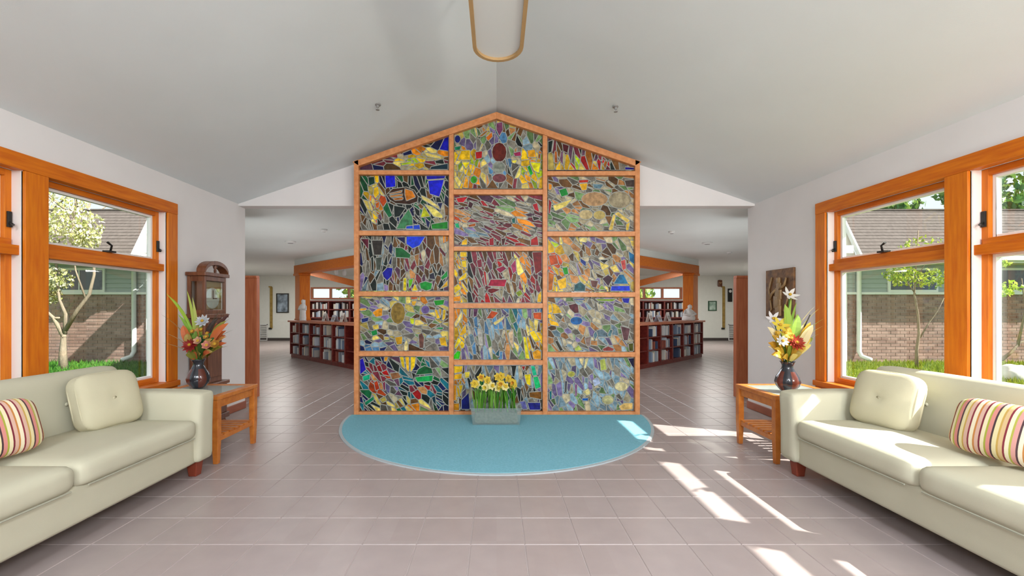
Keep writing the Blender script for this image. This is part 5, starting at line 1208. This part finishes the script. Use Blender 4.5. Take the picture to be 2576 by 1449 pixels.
for s in (-1, 1):
    t = thing('connecting_roof', 'low roof corner joining the hall to the %s brick wing' % ('left' if s < 0 else 'right'), 'roof', (s * 7.6, 10.5, 2.62), group='roof corners beside the wings')
    a, b = sorted((-s * 0.2, s * 0.63))
    MB().box(a, b, -0.6, 0.5, 0.02, 0.16).build('roof_slab', M['shingle'], t); MB().box(a - .02, b + .02, -0.63, -0.6, -0.02, 0.16).build('fascia', M['trim_white'], t); MB().box(a, b, -0.6, 0.5, -0.01, 0.02).build('soffit', M['soffit'], t)

def tree(name, label, base, limbs, leaf_c, nleaf, leaf_size, cloud, group=None, trunk_r=0.06, seed=1, cat='tree'):
    r = random.Random(seed); base = Vector(base)
    t = thing(name, label, cat, base, group=group)
    m = MB()
    for pts in limbs:
        n = len(pts); rr = [trunk_r * pts[0][3] * (1 - 0.7 * i / max(1, n - 1)) for i in range(n)]
        m.tube([p[:3] for p in pts], rr, 8)
    m.build('trunk', M['bark'], t, smooth=True)
    m = MB(); cols = [hexc(c) for c in leaf_c]
    for _ in range(nleaf):
        cx, cy, cz, rx, ry, rz = r.choice(cloud)
        while True:
            q = Vector((r.uniform(-1, 1), r.uniform(-1, 1), r.uniform(-1, 1)))
            if 0.2 < q.length < 1: break
        p = Vector((cx + q.x * rx, cy + q.y * ry, cz + q.z * rz)); e = Euler((r.uniform(0, 6), r.uniform(0, 6), r.uniform(0, 6))).to_matrix()
        sz = leaf_size * r.uniform(0.6, 1.3)
        m.add([p + e @ Vector(v) * sz for v in ((-1, 0, 0), (0, -.55, .1), (1, 0, 0), (0, .55, .1))], [(0, 1, 2, 3)], 0, r.choice(cols))
    m.build('foliage', M['leaf'], t, recalc=False)
    return t
# dogwood outside the left window
bp = px(160, 917, 9.7); bp.z = GZ
def q_(x, y, d=9.7): v = px(x, y, d) - bp; return (v.x, v.y, v.z, 1)
tree('dogwood_tree', 'white blossoming dogwood tree outside the left window', bp, [
    [(0, 0, 0, 1.8), q_(158, 890), q_(160, 850), q_(163, 830)], [(*q_(162, 850)[:3], .9), q_(135, 800), q_(108, 775), q_(85, 740)], [(*q_(163, 840)[:3], .8), q_(165, 790), q_(150, 755), q_(140, 690), q_(150, 600)],
    [(*q_(165, 830)[:3], .9), q_(195, 780), q_(225, 740), q_(237, 690), q_(235, 640), q_(220, 560)], [(*q_(150, 800)[:3], .5), q_(118, 800), q_(95, 790), q_(60, 770)], [(*q_(150, 690)[:3], .4), q_(120, 620), q_(110, 540)], [(*q_(215, 750)[:3], .4), q_(190, 680), q_(180, 600), q_(190, 500)]],
    ['#d8d4b4', '#cfc892', '#b9ba74', '#e0dcc8', '#9fa25c', '#8a8f50'], 3600, 0.045,
    [(*q_(140, 500)[:3], .75, .5, .35), (*q_(190, 560)[:3], .55, .5, .35), (*q_(110, 580)[:3], .5, .5, .4), (*q_(130, 700)[:3], .4, .4, .3), (*q_(130, 640)[:3], .7, .4, .2), (*q_(60, 560)[:3], .6, .5, .6), (*q_(215, 600)[:3], .25, .3, .25), (*q_(115, 740)[:3], .25, .3, .25)], trunk_r=0.05, seed=2)
# slender tree outside the right window
bp = px(2306, 922, 9.9); bp.z = GZ
def q_(x, y, d=9.9): v = px(x, y, d) - bp; return (v.x, v.y, v.z, 1)
tree('young_tree', 'slender young tree with yellow-green leaves outside the right window', bp, [
    [(0, 0, 0, 1.2), q_(2306, 880), q_(2312, 840), q_(2309, 790), q_(2300, 740), q_(2305, 660), q_(2310, 580)], [(*q_(2314, 850)[:3], .6), q_(2335, 815), q_(2360, 780), q_(2380, 740)], [(*q_(2303, 740)[:3], .4), q_(2275, 700), q_(2250, 680)], [(*q_(2305, 700)[:3], .4), q_(2330, 660), q_(2355, 630)]],
    ['#9aa832', '#869a2e', '#aab246', '#748f2e'], 900, 0.04,
    [(*q_(2300, 700)[:3], .6, .4, .22), (*q_(2320, 625)[:3], .45, .4, .30), (*q_(2265, 690)[:3], .35, .3, .2), (*q_(2350, 700)[:3], .3, .3, .25), (*q_(2290, 640)[:3], .3, .3, .2)], trunk_r=0.028, seed=5)
bp = px(2560, 905, 9.0); bp.z = GZ
def q_(x, y, d=9.0): v = px(x, y, d) - bp; return (v.x, v.y, v.z, 1)
tree('leaning_shrub', 'shrub with a leaning dark branch on the right lawn edge', bp, [[(*q_(2520, 905)[:3], 1), q_(2545, 885), q_(2565, 862), q_(2600, 850)], [(*q_(2560, 870)[:3], .7), q_(2580, 780), q_(2570, 700)]],
     ['#a9c244', '#8fb03a', '#c2d264'], 260, 0.045, [(*q_(2560, 720)[:3], .35, .3, .12), (*q_(2520, 735)[:3], .2, .2, .1), (*q_(2515, 665)[:3], .12, .2, .08)], trunk_r=0.035, seed=8, cat='shrub')
bs = px(2558, 950, 8.2); bs.z = GZ
m = MB(); m.softbox(0.55, 0.4, 0.34, 0.15, 0.03, 8, Matrix.Translation((0, 0, 0.1))); rr = random.Random(1); m.v = [tuple(Vector(v) * (1 + 0.08 * math.sin(v[0] * 17 + v[1] * 13 + v[2] * 11))) for v in m.v]
tag(m.build('pale_boulder', mat('pale_stone', (0.55, 0.53, 0.49), 0.9, noise=0.2, nscale=6, bump=0.3, bscale=20), None, smooth=True, loc=bs), 'pale rounded boulder on the sunny right lawn', 'boulder')
# taller trees behind the wings
def conifer(label, x, y, h, w, cols, seed, n=2600, group='trees behind the wings'):
    r = random.Random(seed); limbs = [[(0, 0, 0, 1), (0, 0, h * .5, 1), (0, 0, h * .95, 1)]]
    cl = [(r.uniform(-.2, .2) * w, r.uniform(-.2, .2) * w, h * (0.2 + 0.8 * k / 11), w * (1.05 - 0.7 * k / 11), w * (1.05 - 0.7 * k / 11), h * .09) for k in range(12)]
    tree('background_tree', label, (x, y, GZ), limbs, cols, n, 0.16, cl, group, 0.16, seed)
DG = ['#4f7a3c', '#3c6436', '#6a8e44', '#2f5230', '#86a04c']; LG = ['#9aa84a', '#7f9a40', '#b3b85c', '#6a8a3a']
conifer('dark green conifer behind the right roof, nearest the hall', 17.0, 18.5, 6.6, 1.9, DG, 31)
conifer('dark green conifer behind the right roof, middle of three', 21.6, 19.0, 8.6, 2.1, DG, 32, 3600)
conifer('light green leafy tree behind the right roof, rightmost', 26.4, 20.5, 9.6, 2.2, LG, 33, 3600)
conifer('olive tree far behind the library clerestory, left side', -6.5, 22.5, 5.2, 2.2, LG, 34, 3000)
conifer('olive tree far behind the library clerestory, right side', 6.5, 22.5, 5.2, 2.2, LG, 35, 3000)
for k, (x, y, h) in enumerate(((-18.5, 19, 6.3), (-21, 20, 7.2))):
    r = random.Random(50 + k); limbs = [[(0, 0, 0, 1), (0.1, 0, h * .4, 1), (0, 0, h * .9, 1)]]
    for q in range(26):
        z = h * r.uniform(.35, .85); a = r.uniform(0, 2 * PI); l = r.uniform(.8, 2.2); limbs.append([(0, 0, z, .35), (math.cos(a) * l * .5, math.sin(a) * l * .5, z + l * .4, 1), (math.cos(a) * l, math.sin(a) * l, z + l * .9, 1)])
    tree('bare_tree', ['bare-branched tree behind the left roof, nearer the hall', 'bare-branched tree behind the left roof, farther from the hall'][k], (x, y, GZ), limbs, ['#c9c9a8', '#b8b890'], 300, 0.07, [(0, 0, h * .75, 1.8, 1.8, h * .25)], 'bare trees behind the left roof', 0.13, 60 + k)
